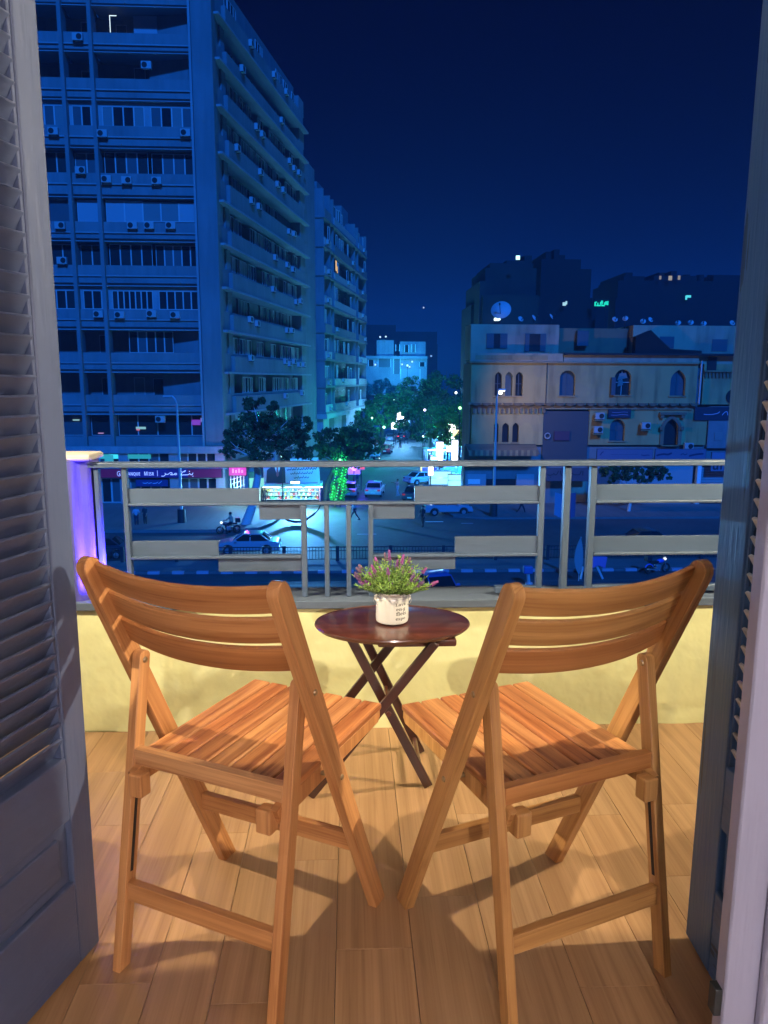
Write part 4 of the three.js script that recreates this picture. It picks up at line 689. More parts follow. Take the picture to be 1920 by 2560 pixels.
{ // dishes on the roof of the ornate building
  const z = -73.5, dish = (px, py, r, label, turn, group) => {
    const c = W(px, py, z), t = thing('satellite_dish', label, 'satellite dish', [c.x, c.y - r - 0.5, z], turn, group), h = r + 0.5;
    const g = new THREE.SphereGeometry(r * 1.6, 24, 8, 0, Math.PI * 2, 0, 0.68).toNonIndexed().rotateX(Math.PI / 2).translate(0, 0, -r * 1.5).rotateX(-0.5).translate(0, h, 0);
    obj('reflector', g, M.dish, t); obj('mast', tube(V(0, -0.6, -0.1), V(0, h - 0.1, -0.1), 0.05), M.iron, t); obj('feed_arm', tube(V(0, h - r * 0.8, 0), V(0, h + r * 0.3, r * 1.1), 0.03), M.iron, t); obj('feed_horn', tube(V(0, h + r * 0.25, r * 1.0), V(0, h + r * 0.4, r * 1.15), 0.07), M.iron, t);
  };
  M.dish = std([0.42, 0.43, 0.44], 0.6, { side: THREE.DoubleSide });
  dish(1252, 771, 0.95, 'large round satellite dish on the roof above the ornate building', -0.3);
  dish(1303, 796, 0.28, 'small satellite dish just right of the large dish', 0.4); dish(1337, 793, 0.3, 'small upright satellite dish above the right roof window', 0.9); dish(1380, 790, 0.28, 'small satellite dish at the right end of the raised roof storey', 1.0);
  const ord = ['leftmost', 'second from the left', 'third from the left', 'fourth from the left', 'fourth from the right', 'third from the right', 'second from the right', 'rightmost'];
  for (const [px, py] of [[1538, 797], [1563, 795], [1608, 802], [1628, 798], [1695, 806], [1727, 805], [1759, 808], [1832, 806]]) dish(px, py, 0.27, 'small dim satellite dish, ' + ord.shift() + ' of the row along the right roof', rr(-0.6, 0.8), 'dishes along the right roof');
  const c = W(1242, 801, -72.8), t = thing('roof_lamp', 'pair of small white lamps glowing under the large satellite dish', 'lamp', [c.x, c.y - 0.3, -72.8]);
  obj('bulb', new THREE.SphereGeometry(0.13, 10, 8).toNonIndexed().translate(-0.16, 0.38, 0), glow([0.7, 0.95, 1], 2), t); obj('bulb', new THREE.SphereGeometry(0.11, 10, 8).toNonIndexed().translate(0.24, 0.4, 0), glow([0.7, 0.95, 1], 2), t); obj('bracket', bx(-0.25, 0.3, 0, 0.26, -0.1, 0), M.dark, t);
}
// ---------------------------------------------------------------- trees
function tree(name, label, base, trunk, blobs, n, leaf, cols, bark = M.bark, group) {
  const t = thing(name, label, 'tree', base.toArray(), 0, group); let last = V(0, -0.1, 0), r = trunk.r;
  const gs = []; for (const p of trunk.p) { const q = V(...p); gs.push(tube(last, q, r, 9, r * 0.82)); last = q; r *= 0.82; }
  for (const b of blobs) { const e = V(b[0], b[1], b[2]); gs.push(tube(last, e.clone().lerp(last, 0.25), r * 0.6, 6, r * 0.2)); for (let k = 0; k < 3; k++) { const d = V(rr(-1, 1), rr(-0.6, 1), rr(-1, 1)).normalize().multiplyScalar(b[3] * 0.8); gs.push(tube(e.clone().lerp(last, 0.3), e.clone().add(d), r * 0.25, 5, r * 0.08)); } }
  obj('trunk', gs, bark, t);
  const pos = [], col = [], tot = blobs.reduce((s, b) => s + b[3] * b[3], 0), u = V(), v = V(), w = V(), c = V();
  for (const b of blobs) {
    const m = Math.round(n * b[3] * b[3] / tot), clumps = []; for (let k = 0; k < 26; k++) { const d = V(rr(-1, 1), rr(-0.8, 1), rr(-1, 1)).normalize().multiplyScalar(b[3] * (0.45 + 0.55 * Math.cbrt(rnd()))); clumps.push([d, rr(0.16, 0.34) * b[3], rr(0.6, 1.35)]); }
    for (let i = 0; i < m; i++) {
      const k = pick(clumps); c.set(rr(-1, 1), rr(-1, 1), rr(-1, 1)).normalize().multiplyScalar(k[1] * Math.cbrt(rnd())).add(k[0]); c.y *= b[4] || 0.8; c.x += b[0]; c.y += b[1]; c.z += b[2];
      u.set(rr(-1, 1), rr(-1, 1), rr(-1, 1)).normalize(); v.set(rr(-1, 1), rr(-1, 1), rr(-1, 1)).cross(u).normalize(); w.copy(u); const L = leaf * rr(0.6, 1.3), h = L * 0.32, tone = k[2] * rr(0.75, 1.25), cc = pick(cols);
      const P = [c.clone().addScaledVector(w, -L / 2), c.clone().addScaledVector(v, h), c.clone().addScaledVector(w, L / 2), c.clone().addScaledVector(v, -h)];
      for (const q of [0, 1, 2, 0, 2, 3]) { pos.push(P[q].x, P[q].y, P[q].z); col.push(cc[0] * tone, cc[1] * tone, cc[2] * tone); }
    }
  }
  const g = new THREE.BufferGeometry(); g.setAttribute('position', new THREE.BufferAttribute(new Float32Array(pos), 3)); g.setAttribute('color', new THREE.BufferAttribute(new Float32Array(col), 3)); g.computeVertexNormals();
  obj('crown', g, M.leaf, t); return t;
}
M.leaf = std([1, 1, 1], 0.85, { vertexColors: true, side: THREE.DoubleSide });
const GR = [[0.05, 0.2, 0.045], [0.08, 0.26, 0.06], [0.04, 0.15, 0.04]], GD = [[0.024, 0.09, 0.02], [0.03, 0.11, 0.026], [0.018, 0.065, 0.018]];  // GR greens raised so the avenue trees look lit from below
const at = (px, py, z, b) => { const q = W(px, py, z).sub(b); return [q.x, q.y, q.z]; };
{
  for (const [px, py, zz] of [[705, 1140, -66], [850, 1150, -70]]) { const q = W(px, py, zz), t = thing('added_tree_light', px < 800 ? 'added green white lamp under the crown of the leaning tree' : 'added green white lamp under the round corner tree', 'lamp', [q.x, S, zz]); obj('post', tube(V(0, 0, -0.15), V(0, q.y - S, -0.15), 0.05), M.iron, t); obj('globe', new THREE.SphereGeometry(0.12, 10, 8).translate(0, q.y - S, 0).toNonIndexed(), glow([0.5, 1, 0.7], 2), t); point(q, [0.02, 0.8, 0.45], 34, 0.12); }  // lamps added to brighten the crowns from below
  let b = G(612, 1316), z = b.z;
  tree('street_tree', 'dark tree with a leaning trunk on the pavement in front of the bank', b, { r: 0.42, p: [at(632, 1262, z, b), at(645, 1190, z, b), at(640, 1150, z, b)] },
    [[...at(620, 1085, z, b), 1.7], [...at(690, 1075, z - 1, b), 1.9], [...at(650, 1030, z, b), 1.5], [...at(735, 1115, z - 1, b), 1.6], [...at(585, 1120, z + 0.5, b), 1.0], [...at(650, 1130, z + 1, b), 1.1], [...at(755, 1065, z - 2, b), 1.0]], 15000, 0.24, GD, M.limewash);
  b = G(812, 1262); z = b.z;
  tree('street_tree', 'round dark tree at the corner between the kiosk and the side street', b, { r: 0.3, p: [at(818, 1210, z, b), at(840, 1160, z, b)] },
    [[...at(855, 1110, z, b), 2.0], [...at(895, 1105, z - 1, b), 1.5], [...at(820, 1095, z - 1, b), 1.4], [...at(870, 1145, z, b), 1.3], [...at(905, 1135, z - 1, b), 0.9], [...at(790, 1130, z, b), 1.0]], 14000, 0.24, GD);
  b = G(838, 1262); b.z += 1.2; z = b.z;
  tree('lit_shrub', 'slender tree wrapped in bright green lights beside the street corner', b, { r: 0.12, p: [at(846, 1215, z, b), at(852, 1180, z, b)] }, [[...at(846, 1225, z, b), 0.75, 1.5], [...at(850, 1190, z, b), 0.7, 1.2], [...at(858, 1170, z, b), 0.5, 1.1], [...at(842, 1245, z, b), 0.7, 0.8]], 4200, 0.16, [[0.05, 0.3, 0.06], [0.08, 0.36, 0.09]]);
  // green glow of the light string wound into it
  const s = thing('light_string', 'string of green lamps wound through the slender corner tree', 'string lights', b.toArray()); for (let i = 0; i < 34; i++) { const f = i / 34, q = at(840 + 16 * f + 14 * Math.sin(i * 2.1), 1248 - 82 * f, z + 0.75, b); obj('bulb', new THREE.SphereGeometry(0.055, 6, 5).toNonIndexed().translate(...q), M.greenBulb || (M.greenBulb = glow([0.05, 1, 0.25], 1.6)), s); }
  for (const [px, py] of [[838, 1236], [858, 1196]]) point(W(px, py, z + 1.5), [0.08, 1, 0.3], 16, 0.3);
  for (const [px, zz, py0, r, n, label, cols] of [[898, -95, 1096, 2.2, 5000, 'leafy tree behind the round corner tree on the left pavement', GR], [955, -128, 1032, 3.2, 7000, 'tall green tree on the left side of the street beyond the parked cars', GR], [1030, -150, 1000, 4.2, 7000, 'tall tree in front of the far corner house', GR], [1100, -118, 1000, 4.2, 7000, 'tall dark tree on the right side of the side street', GD], [1075, -104, 1045, 3.0, 7000, 'dark tree overhanging the right side of the street above the stalls', GD], [1145, -92, 1062, 2.5, 7000, 'bright lit tree beside the flank of the ornate building', [[0.06, 0.2, 0.03], [0.09, 0.26, 0.05]]], [1065, -170, 1000, 4.5, 4500, 'distant tree at the bend of the street', GD]]) {
    const c = W(px, py0, zz), bb = V(c.x, S, zz); tree('street_tree', label, bb, { r: 0.3, p: [[0.1, 3, 0], [0, c.y - S - r * 0.6, 0]] }, [[0, c.y - S, 0, r], [r * 0.75, c.y - S - r * 0.3, 0.4, r * 0.72], [-r * 0.8, c.y - S - r * 0.25, 0.2, r * 0.7], [r * 0.2, c.y - S + r * 0.55, -0.6, r * 0.65], [-r * 0.3, c.y - S - r * 0.6, 1, r * 0.6]], n, zz < -110 ? 0.42 : 0.3, cols);
  }
  const c = W(948, 975, -165); tree('roof_shrub', 'teal lit bushes on the terrace of the far corner house', V(c.x, c.y - 2, -175), { r: 0.15, p: [[0, 0.8, 0]] }, [[-3, 2, 0, 2.2], [1, 2.4, 0, 2.4], [4.5, 1.6, 0, 1.8]], 3600, 0.5, [[0.05, 0.3, 0.2], [0.04, 0.24, 0.17]]);
  const h = W(1587, 1186, -66.5), hb = V(h.x - 0.4, S, -66.5);
  tree('clipped_tree', 'dark clipped hedge tree with a whitewashed trunk in front of the shops on the right', hb, { r: 0.16, p: [[0.2, 1.2, 0], [0.3, 2, 0]] }, [-2.3, -1.3, -0.3, 0.8, 1.9, 2.6].map((x, i) => [x + 0.4, h.y - S + (i % 2 ? 0.05 : 0.22) - (i === 0 || i === 5 ? 0.15 : 0), 0, 0.85 - (i === 5 ? 0.15 : 0), 1.0]), 15000, 0.14, GD, M.limewash);
}
// ---------------------------------------------------------------- cars
function makeCar(label, c, turn, color, o = {}) {
  const t = thing('car', label, 'car', [c.x, S - 0.03, c.z], turn, o.group), Lk = o.L || 1, paint = new THREE.MeshPhysicalMaterial({ color: C(...color), roughness: 0.35, metalness: 0.25, clearcoat: 0.8, clearcoatRoughness: 0.1 });
  const arch = (s, x) => { s.lineTo(x - 0.37, 0.3); s.absarc(x, 0.31, 0.37, Math.PI, 0, true); };
  const s = new THREE.Shape(); s.moveTo(-2.1, 0.3); arch(s, -1.3); arch(s, 1.32); s.lineTo(2.12, 0.3); s.quadraticCurveTo(2.2, 0.6, 2.02, 0.74); s.quadraticCurveTo(1.5, 0.9, 0.95, 0.94); s.lineTo(-1.35, 0.96); s.quadraticCurveTo(-2.0, 0.95, -2.1, 0.86); s.lineTo(-2.16, 0.55); s.lineTo(-2.1, 0.3);
  const mk = (g) => g.translate(0, 0, 0);
  const body = obj('body', toCreasedNormals(extr(s, 1.68, 0.06).translate(0, 0, -0.84), 0.7), paint, t);
  obj('glasshouse', toCreasedNormals(extr([[-1.5, 0.95], [-0.95, 1.38], [0.28, 1.4], [1.02, 0.94]], 1.44, 0.08).translate(0, 0, -0.72), 0.5), M.glass, t);
  obj('roof', toCreasedNormals(extr([[-1.0, 1.36], [-0.85, 1.43], [0.2, 1.45], [0.36, 1.37]], 1.34, 0.04).translate(0, 0, -0.67), 0.5), paint, t);
  for (const sd of [-1, 1]) { for (const [a, b] of [[V(-1.48, 0.95, sd * 0.73), V(-0.93, 1.39, sd * 0.66)], [V(1.0, 0.94, sd * 0.73), V(0.28, 1.4, sd * 0.66)], [V(-0.2, 0.95, sd * 0.735), V(-0.22, 1.4, sd * 0.67)]]) obj('pillar', beam(a, b, 0.07, 0.05, V(0, 0, 1), 0), paint, t);
    obj('mirror', new RoundedBoxGeometry(0.16, 0.12, 0.2, 1, 0.03).translate(0.75, 0.98, sd * 0.92), paint, t);
    for (const x of [-1.3, 1.32]) { const w = obj('wheel', new THREE.CylinderGeometry(0.31, 0.31, 0.2, 20).rotateX(Math.PI / 2).translate(x, 0.31, sd * 0.75).toNonIndexed(), M.tyre, t); obj('hub', new THREE.CylinderGeometry(0.18, 0.18, 0.02, 14).rotateX(Math.PI / 2).translate(x, 0.31, sd * 0.855).toNonIndexed(), M.hub, w); }
    obj('headlight', new RoundedBoxGeometry(0.1, 0.15, 0.36, 1, 0.03).translate(2.05, 0.66, sd * 0.56), o.head ? glow([0.9, 0.95, 1], o.head) : M.white, t);
    obj('taillight', new RoundedBoxGeometry(0.08, 0.17, 0.3, 1, 0.03).translate(-2.1, 0.76, sd * 0.6), o.tail ? glow([1, 0.04, 0.08], o.tail) : std([0.4, 0.03, 0.03], 0.3), t); }
  obj('bumper', [new RoundedBoxGeometry(0.14, 0.2, 1.62, 1, 0.05).translate(2.12, 0.42, 0)], o.trim || paint, t); obj('bumper', [new RoundedBoxGeometry(0.14, 0.22, 1.6, 1, 0.05).translate(-2.13, 0.45, 0)], o.trim || paint, t);
  obj('grille', box(0.03, 0.14, 0.6, 2.12, 0.62, 0), M.dark, t); obj('number_plate', box(0.02, 0.11, 0.42, 2.2, 0.42, 0), M.white, t); obj('number_plate', box(0.02, 0.13, 0.42, -2.21, 0.5, 0), M.white, t);
  if (o.taxi) obj('roof_sign', box(0.16, 0.14, 0.5, -0.3, 1.52, 0, 0.02), M.white, t);
  return t;
}
const SA = TURN;                                     // heading up the street
makeCar('white car with its tail lit pink, waiting at the mouth of the side street', G(933, 1240).add(V(0.2, 0, -1)), SA + 0.05, [0.62, 0.63, 0.63], { tail: 0.35 });
makeCar('silver grey car seen from behind, left of the white car', G(874, 1238), SA + 0.1, [0.3, 0.32, 0.36], { tail: 0.3 });
makeCar('pale cyan hatchback parked at an angle on the right of the side street', G(1045, 1213).add(V(0.6, 0, -1.5)), SA - 0.85, [0.45, 0.55, 0.6]);
makeCar('dark navy car half hidden by the railing panel at the street mouth', G(1042, 1252).add(V(0, 0, -1)), SA - 0.2, [0.05, 0.06, 0.11], { tail: 0.3 });
makeCar('bright red car parked on the left of the side street', G(966, 1132), SA, [0.42, 0.03, 0.06], { tail: 0.5 });
makeCar('dark red car parked behind the bright red one', G(948, 1112), SA, [0.25, 0.02, 0.03]);
makeCar('pale blue car parked nearest on the left, in front of the red cars', G(938, 1142), SA + 0.1, [0.3, 0.38, 0.48]);
makeCar('dark car with glowing red tail lights far up the street', G(1006, 1098), SA, [0.04, 0.05, 0.07], { tail: 2.5 });
makeCar('small grey car parked far up the left side of the street', G(978, 1102), SA, [0.25, 0.28, 0.33]);
makeCar('silver car driving left just behind the median fence', G(622, 1380).add(V(0, 0, 0)), Math.PI, [0.34, 0.38, 0.42], { head: 0.5 });
makeCar('dark car at the left edge of the road behind the pier', G(250, 1392), Math.PI + 0.02, [0.05, 0.05, 0.07], { head: 0.4 });
makeCar('dark saloon car on the road in front of the hedge at the right', G(1622, 1372), 0.02, [0.02, 0.025, 0.03]);
makeCar('blue car with a bright bonnet on the near road below the table', G(1092, 1497), -Math.PI / 2 + 0.25, [0.1, 0.16, 0.4]);
makeCar('pale car parked on the right in front of the ornate building', G(1105, 1300).add(V(0.8, 0, -3)), 0.1, [0.3, 0.36, 0.42]);
makeCar('white van like car parked against the flank of the ornate building', G(1150, 1165), SA, [0.5, 0.5, 0.52]);
// ---------------------------------------------------------------- people: one skin from tapered capsules
function person(label, c, turn, caps, hairCol) {
  const t = thing('person', label, 'person', [c.x, S + (c.y - S), c.z], turn), N = 56, R = 1.0, mc = new MarchingCubes(N, new THREE.MeshStandardMaterial(), false, false, 60000), cy = 0.9;
  const P = V(), A = V(), B = V();
  const dist = (x, y, z, k) => { A.set(k[0], k[1], k[2]); B.set(k[3], k[4], k[5]).sub(A); P.set(x, y, z).sub(A); const h = Math.max(0, Math.min(1, P.dot(B) / B.lengthSq())); return P.addScaledVector(B, -h).length() - (k[6] + (k[7] - k[6]) * h); };
  for (let k = 0; k < N; k++) for (let j = 0; j < N; j++) for (let i = 0; i < N; i++) {
    const x = (i - N / 2) / (N / 2) * R, y = (j - N / 2) / (N / 2) * R + cy, z = (k - N / 2) / (N / 2) * R; let d = 9;
    for (const q of caps) { const e = dist(x, y, z, q), K = 0.03, h = Math.max(K - Math.abs(d - e), 0) / K; d = Math.min(d, e) - h * h * K * 0.25; }
    mc.field[i + j * N + k * N * N] = -d;
  }
  mc.isolation = 0; mc.update();
  const n = mc.count, pos = new Float32Array(mc.positionArray.slice(0, n * 3)), nor = new Float32Array(mc.normalArray.slice(0, n * 3)), col = new Float32Array(n * 3);
  for (let i = 0; i < n; i++) { pos[3 * i] *= R; pos[3 * i + 1] = pos[3 * i + 1] * R + cy; pos[3 * i + 2] *= R; let best = 9, cc = [1, 1, 1]; for (const q of caps) { const e = dist(pos[3 * i], pos[3 * i + 1], pos[3 * i + 2], q); if (e < best) { best = e; cc = q[8]; } } col.set(cc, 3 * i); }
  const g = new THREE.BufferGeometry(); g.setAttribute('position', new THREE.BufferAttribute(pos, 3)); g.setAttribute('normal', new THREE.BufferAttribute(nor, 3)); g.setAttribute('color', new THREE.BufferAttribute(col, 3));
  obj('figure', g, M.figure, t);
  const hd = caps[0]; obj('hair', new THREE.SphereGeometry(0.118, 14, 10, 0, Math.PI * 2, 0, 1.75).toNonIndexed().rotateX(-0.35).translate(hd[0], hd[4] + 0.012, hd[2] - 0.015), std(hairCol, 0.9), t);
  return t;
}
M.figure = std([1, 1, 1], 0.85, { vertexColors: true });
const SK = [0.32, 0.18, 0.12];
function body(shirt, legs, shoes, { stride = 0, armL = 0, armR = 0, reach = 0 } = {}) {   // faces +z
  const s = stride, hip = 0.92, k = [];
  k.push([0, 1.56, 0.02, 0, 1.64, 0.01, 0.095, 0.1, SK], [0, 1.42, 0, 0, 1.55, 0.01, 0.055, 0.055, SK], [0, 1.555, 0.11, 0, 1.58, 0.1, 0.016, 0.014, SK]);
  k.push([-0.15, 1.38, 0, 0.15, 1.38, 0, 0.075, 0.075, shirt], [0, 1.0, 0, 0, 1.34, 0, 0.135, 0.15, shirt], [-0.06, 0.97, 0, 0.06, 0.97, 0, 0.13, 0.13, legs]);
  for (const q of [-1, 1]) { const f = q * s; k.push([q * 0.09, hip, 0, q * 0.1, 0.5, f * 0.22 + 0.03, 0.095, 0.065, legs], [q * 0.1, 0.5, f * 0.22 + 0.03, q * 0.1, 0.09, f * 0.42 - (f < 0 ? 0.08 : 0), 0.062, 0.042, legs], [q * 0.1, 0.05, f * 0.42 - (f < 0 ? 0.08 : 0) - 0.04, q * 0.11, 0.04, f * 0.42 + 0.15 - (f < 0 ? 0.08 : 0), 0.045, 0.038, shoes]); }
  for (const [q, a] of [[-1, armL], [1, armR]]) { const ex = q * 0.24, ey = 1.4 - 0.29 * Math.cos(a), ez = 0.29 * Math.sin(a), b = a + (reach && a > 0.5 ? 0.15 : 0.3); const wx = ex + q * 0.02, wy = ey - 0.25 * Math.cos(b), wz = ez + 0.25 * Math.sin(b); k.push([q * 0.19, 1.39, 0, ex, ey, ez, 0.052, 0.043, shirt], [ex, ey, ez, wx, wy, wz, 0.042, 0.03, SK], [wx, wy, wz, wx, wy - 0.09 * Math.cos(b), wz + 0.09 * Math.sin(b), 0.036, 0.022, SK]); }
  return k;
}
person('person in a light shirt standing at the far kerb on the left', G(342, 1318), 0.3, body([0.4, 0.4, 0.45], [0.03, 0.03, 0.05], [0.5, 0.5, 0.5], { armL: 0.5, armR: 0.7 }), [0.02, 0.015, 0.01]);
person('person in black beside the light shirted one at the far kerb', G(364, 1316), -0.4, body([0.03, 0.03, 0.035], [0.025, 0.025, 0.03], [0.3, 0.3, 0.3], { armL: 0.2, armR: 0.3 }), [0.02, 0.015, 0.01]);
person('person in dark trousers walking across the bright street mouth', G(886, 1301), -1.4, body([0.3, 0.38, 0.4], [0.02, 0.02, 0.03], [0.03, 0.03, 0.03], { stride: 0.9, armL: 0.5, armR: -0.4 }), [0.02, 0.015, 0.01]);
person('person in dark clothes standing alone in the middle of the square', G(1057, 1317), -0.7, body([0.02, 0.02, 0.025], [0.018, 0.018, 0.022], [0.03, 0.03, 0.03], { stride: 0.25, armL: 0.3, armR: 0.3 }), [0.02, 0.015, 0.01]);
person('person in a peach shirt and pale trousers holding an arm out by the cyan car', G(994, 1240), -1.2, body([0.62, 0.3, 0.24], [0.35, 0.35, 0.42], [0.3, 0.3, 0.3], { stride: 0.3, armL: 1.45, armR: 1.3, reach: 1 }), [0.02, 0.015, 0.01]);
person('person in black seen from behind at the lit kiosk counter', G(663, 1262).add(V(0, 0, 0.3)), Math.PI, body([0.02, 0.02, 0.025], [0.02, 0.02, 0.03], [0.03, 0.03, 0.03], { armL: 0.5, armR: 0.6 }), [0.02, 0.015, 0.01]);
person('person in a violet shirt on the left pavement under the purple lights', G(893, 1203), 0.4, body([0.25, 0.1, 0.4], [0.05, 0.05, 0.15], [0.1, 0.1, 0.1], { stride: 0.2, armL: 0.2, armR: 0.2 }), [0.02, 0.015, 0.01]);
person('dark person walking on the right pavement near the scalloped awning', G(1303, 1284), 1.2, body([0.02, 0.02, 0.02], [0.02, 0.02, 0.03], [0.45, 0.45, 0.5], { stride: 0.8, armL: 0.3, armR: -0.2 }), [0.02, 0.015, 0.01]);
for (const [px, py, c, l] of [[1128, 1225, [0.05, 0.05, 0.08], 'person in dark clothes left of the lit plant by the stalls'], [1156, 1222, [0.5, 0.08, 0.06], 'person in a red top beside the lit stalls'], [1000, 1120, [0.03, 0.04, 0.06], 'distant person walking in the roadway between the parked cars']]) person(l, G(px, py), 0.5, body(c, [0.03, 0.03, 0.05], [0.05, 0.05, 0.05], { stride: 0.3, armL: 0.3, armR: 0.3 }), [0.02, 0.015, 0.01]);
// ---------------------------------------------------------------- motorbikes and the rider
function motorbike(label, c, turn, col) {
  const t = thing('motorbike', label, 'motorbike', [c.x, S - 0.03, c.z], turn), p = std(col, 0.35);
  for (const x of [-0.62, 0.66]) { const w = obj('wheel', new THREE.TorusGeometry(0.26, 0.055, 10, 24).translate(x, 0.31, 0).toNonIndexed(), M.tyre, t); obj('hub', new THREE.CylinderGeometry(0.07, 0.07, 0.12, 12).rotateX(Math.PI / 2).translate(x, 0.31, 0).toNonIndexed(), M.hub, w); }
  obj('frame', [tube(V(-0.62, 0.31, 0), V(-0.1, 0.5, 0), 0.04), tube(V(-0.1, 0.35, 0), V(0.42, 0.8, 0), 0.045), tube(V(-0.5, 0.62, 0), V(0.3, 0.68, 0), 0.04)], M.iron, t); obj('fork', [tube(V(0.66, 0.31, 0.07), V(0.42, 0.92, 0.05), 0.025), tube(V(0.66, 0.31, -0.07), V(0.42, 0.92, -0.05), 0.025)], M.hub, t).userData.kind = 'stuff'; obj('engine', new RoundedBoxGeometry(0.36, 0.3, 0.26, 2, 0.06).translate(0.02, 0.42, 0), M.hub, t);
  obj('fuel_tank', new THREE.SphereGeometry(0.2, 16, 12).scale(1.35, 0.7, 0.75).translate(0.2, 0.78, 0).toNonIndexed(), p, t); obj('seat', new RoundedBoxGeometry(0.7, 0.1, 0.26, 2, 0.045).translate(-0.32, 0.76, 0), M.tyre, t); obj('handlebar', tube(V(0.38, 1.02, -0.34), V(0.38, 1.02, 0.34), 0.018), M.iron, t); obj('headlight', new THREE.SphereGeometry(0.1, 14, 10).translate(0.55, 0.9, 0).toNonIndexed(), glow([0.9, 0.97, 1], 1.6), t); obj('mudguard', new THREE.TorusGeometry(0.31, 0.05, 6, 14, 2.2).rotateZ(0.5).translate(-0.62, 0.31, 0).toNonIndexed(), p, t); obj('rear_box', new RoundedBoxGeometry(0.36, 0.34, 0.38, 2, 0.04).translate(-0.72, 1.02, 0), M.iron, t); obj('exhaust', tube(V(0, 0.28, 0.16), V(-0.7, 0.34, 0.18), 0.05), M.hub, t); return t;
}
motorbike('black motorbike with a lit headlight and rear box stopped at the far kerb', G(572, 1333), Math.PI + 0.35, [0.03, 0.03, 0.05]);
{ const b = G(573, 1333); b.z += 0.02; person('person in a beige top sitting on the motorbike at the far kerb', V(b.x + 0.15, S - 0.03, b.z), -1.9, [[0, 1.5, 0.04, 0, 1.58, 0.04, 0.095, 0.1, SK], [0, 1.38, 0, 0, 1.5, 0.02, 0.055, 0.055, SK], [-0.15, 1.34, 0, 0.15, 1.34, 0, 0.075, 0.075, [0.42, 0.33, 0.22]], [0, 0.92, -0.06, 0, 1.3, 0, 0.14, 0.15, [0.42, 0.33, 0.22]], [-0.08, 0.9, -0.05, 0.08, 0.9, -0.05, 0.12, 0.12, [0.02, 0.02, 0.03]], ...[-1, 1].flatMap((q) => [[q * 0.1, 0.88, -0.02, q * 0.2, 0.72, 0.36, 0.09, 0.065, [0.02, 0.02, 0.03]], [q * 0.2, 0.72, 0.36, q * 0.22, 0.1, 0.22, 0.062, 0.042, [0.02, 0.02, 0.03]], [q * 0.22, 0.05, 0.18, q * 0.23, 0.05, 0.34, 0.045, 0.038, [0.03, 0.03, 0.03]], [q * 0.19, 1.34, 0, q * 0.27, 1.12, 0.16, 0.052, 0.043, [0.42, 0.33, 0.22]], [q * 0.27, 1.12, 0.16, q * 0.3, 1.06, 0.44, 0.04, 0.03, SK], [q * 0.3, 1.06, 0.44, q * 0.3, 1.05, 0.52, 0.034, 0.026, SK]])], [0.02, 0.015, 0.01]); }
motorbike('blue motorbike on the near road beneath the right railing panel', G(1642, 1432), 0.3, [0.1, 0.12, 0.5]);
motorbike('motorbike parked in front of the red cars on the left', G(943, 1162), 1.0, [0.02, 0.02, 0.03]);
// ---------------------------------------------------------------- lamp posts
function lampPost(label, c, h, arm, lit, turn = 0) {
  const t = thing('street_lamp', label, 'street lamp', [c.x, c.y, c.z], turn); obj('base', new THREE.CylinderGeometry(0.32, 0.36, 1.3, 14).translate(0, 0.65, 0).toNonIndexed(), M.iron, t); obj('pole', tube(V(0, 1.3, 0), V(0, h, 0), 0.13, 12, 0.075), M.steel, t);
  const cu = new THREE.CatmullRomCurve3([V(0, h - 0.02, 0), V(-0.12, h + 0.35, 0), V(-arm * 0.6, h + 0.6, 0), V(-arm, h + 0.62, 0)]); obj('arm', new THREE.TubeGeometry(cu, 14, 0.06, 8).toNonIndexed(), M.steel, t); const hd = obj('lamp_head', new RoundedBoxGeometry(0.62, 0.14, 0.3, 2, 0.05).translate(-arm - 0.2, h + 0.6, 0), M.steel, t); obj('lamp_glass', new RoundedBoxGeometry(0.44, 0.06, 0.22, 2, 0.02).translate(-arm - 0.2, h + 0.51, 0), lit ? glow([1, 0.95, 1], 6) : M.curtain, hd);
  return t;
}
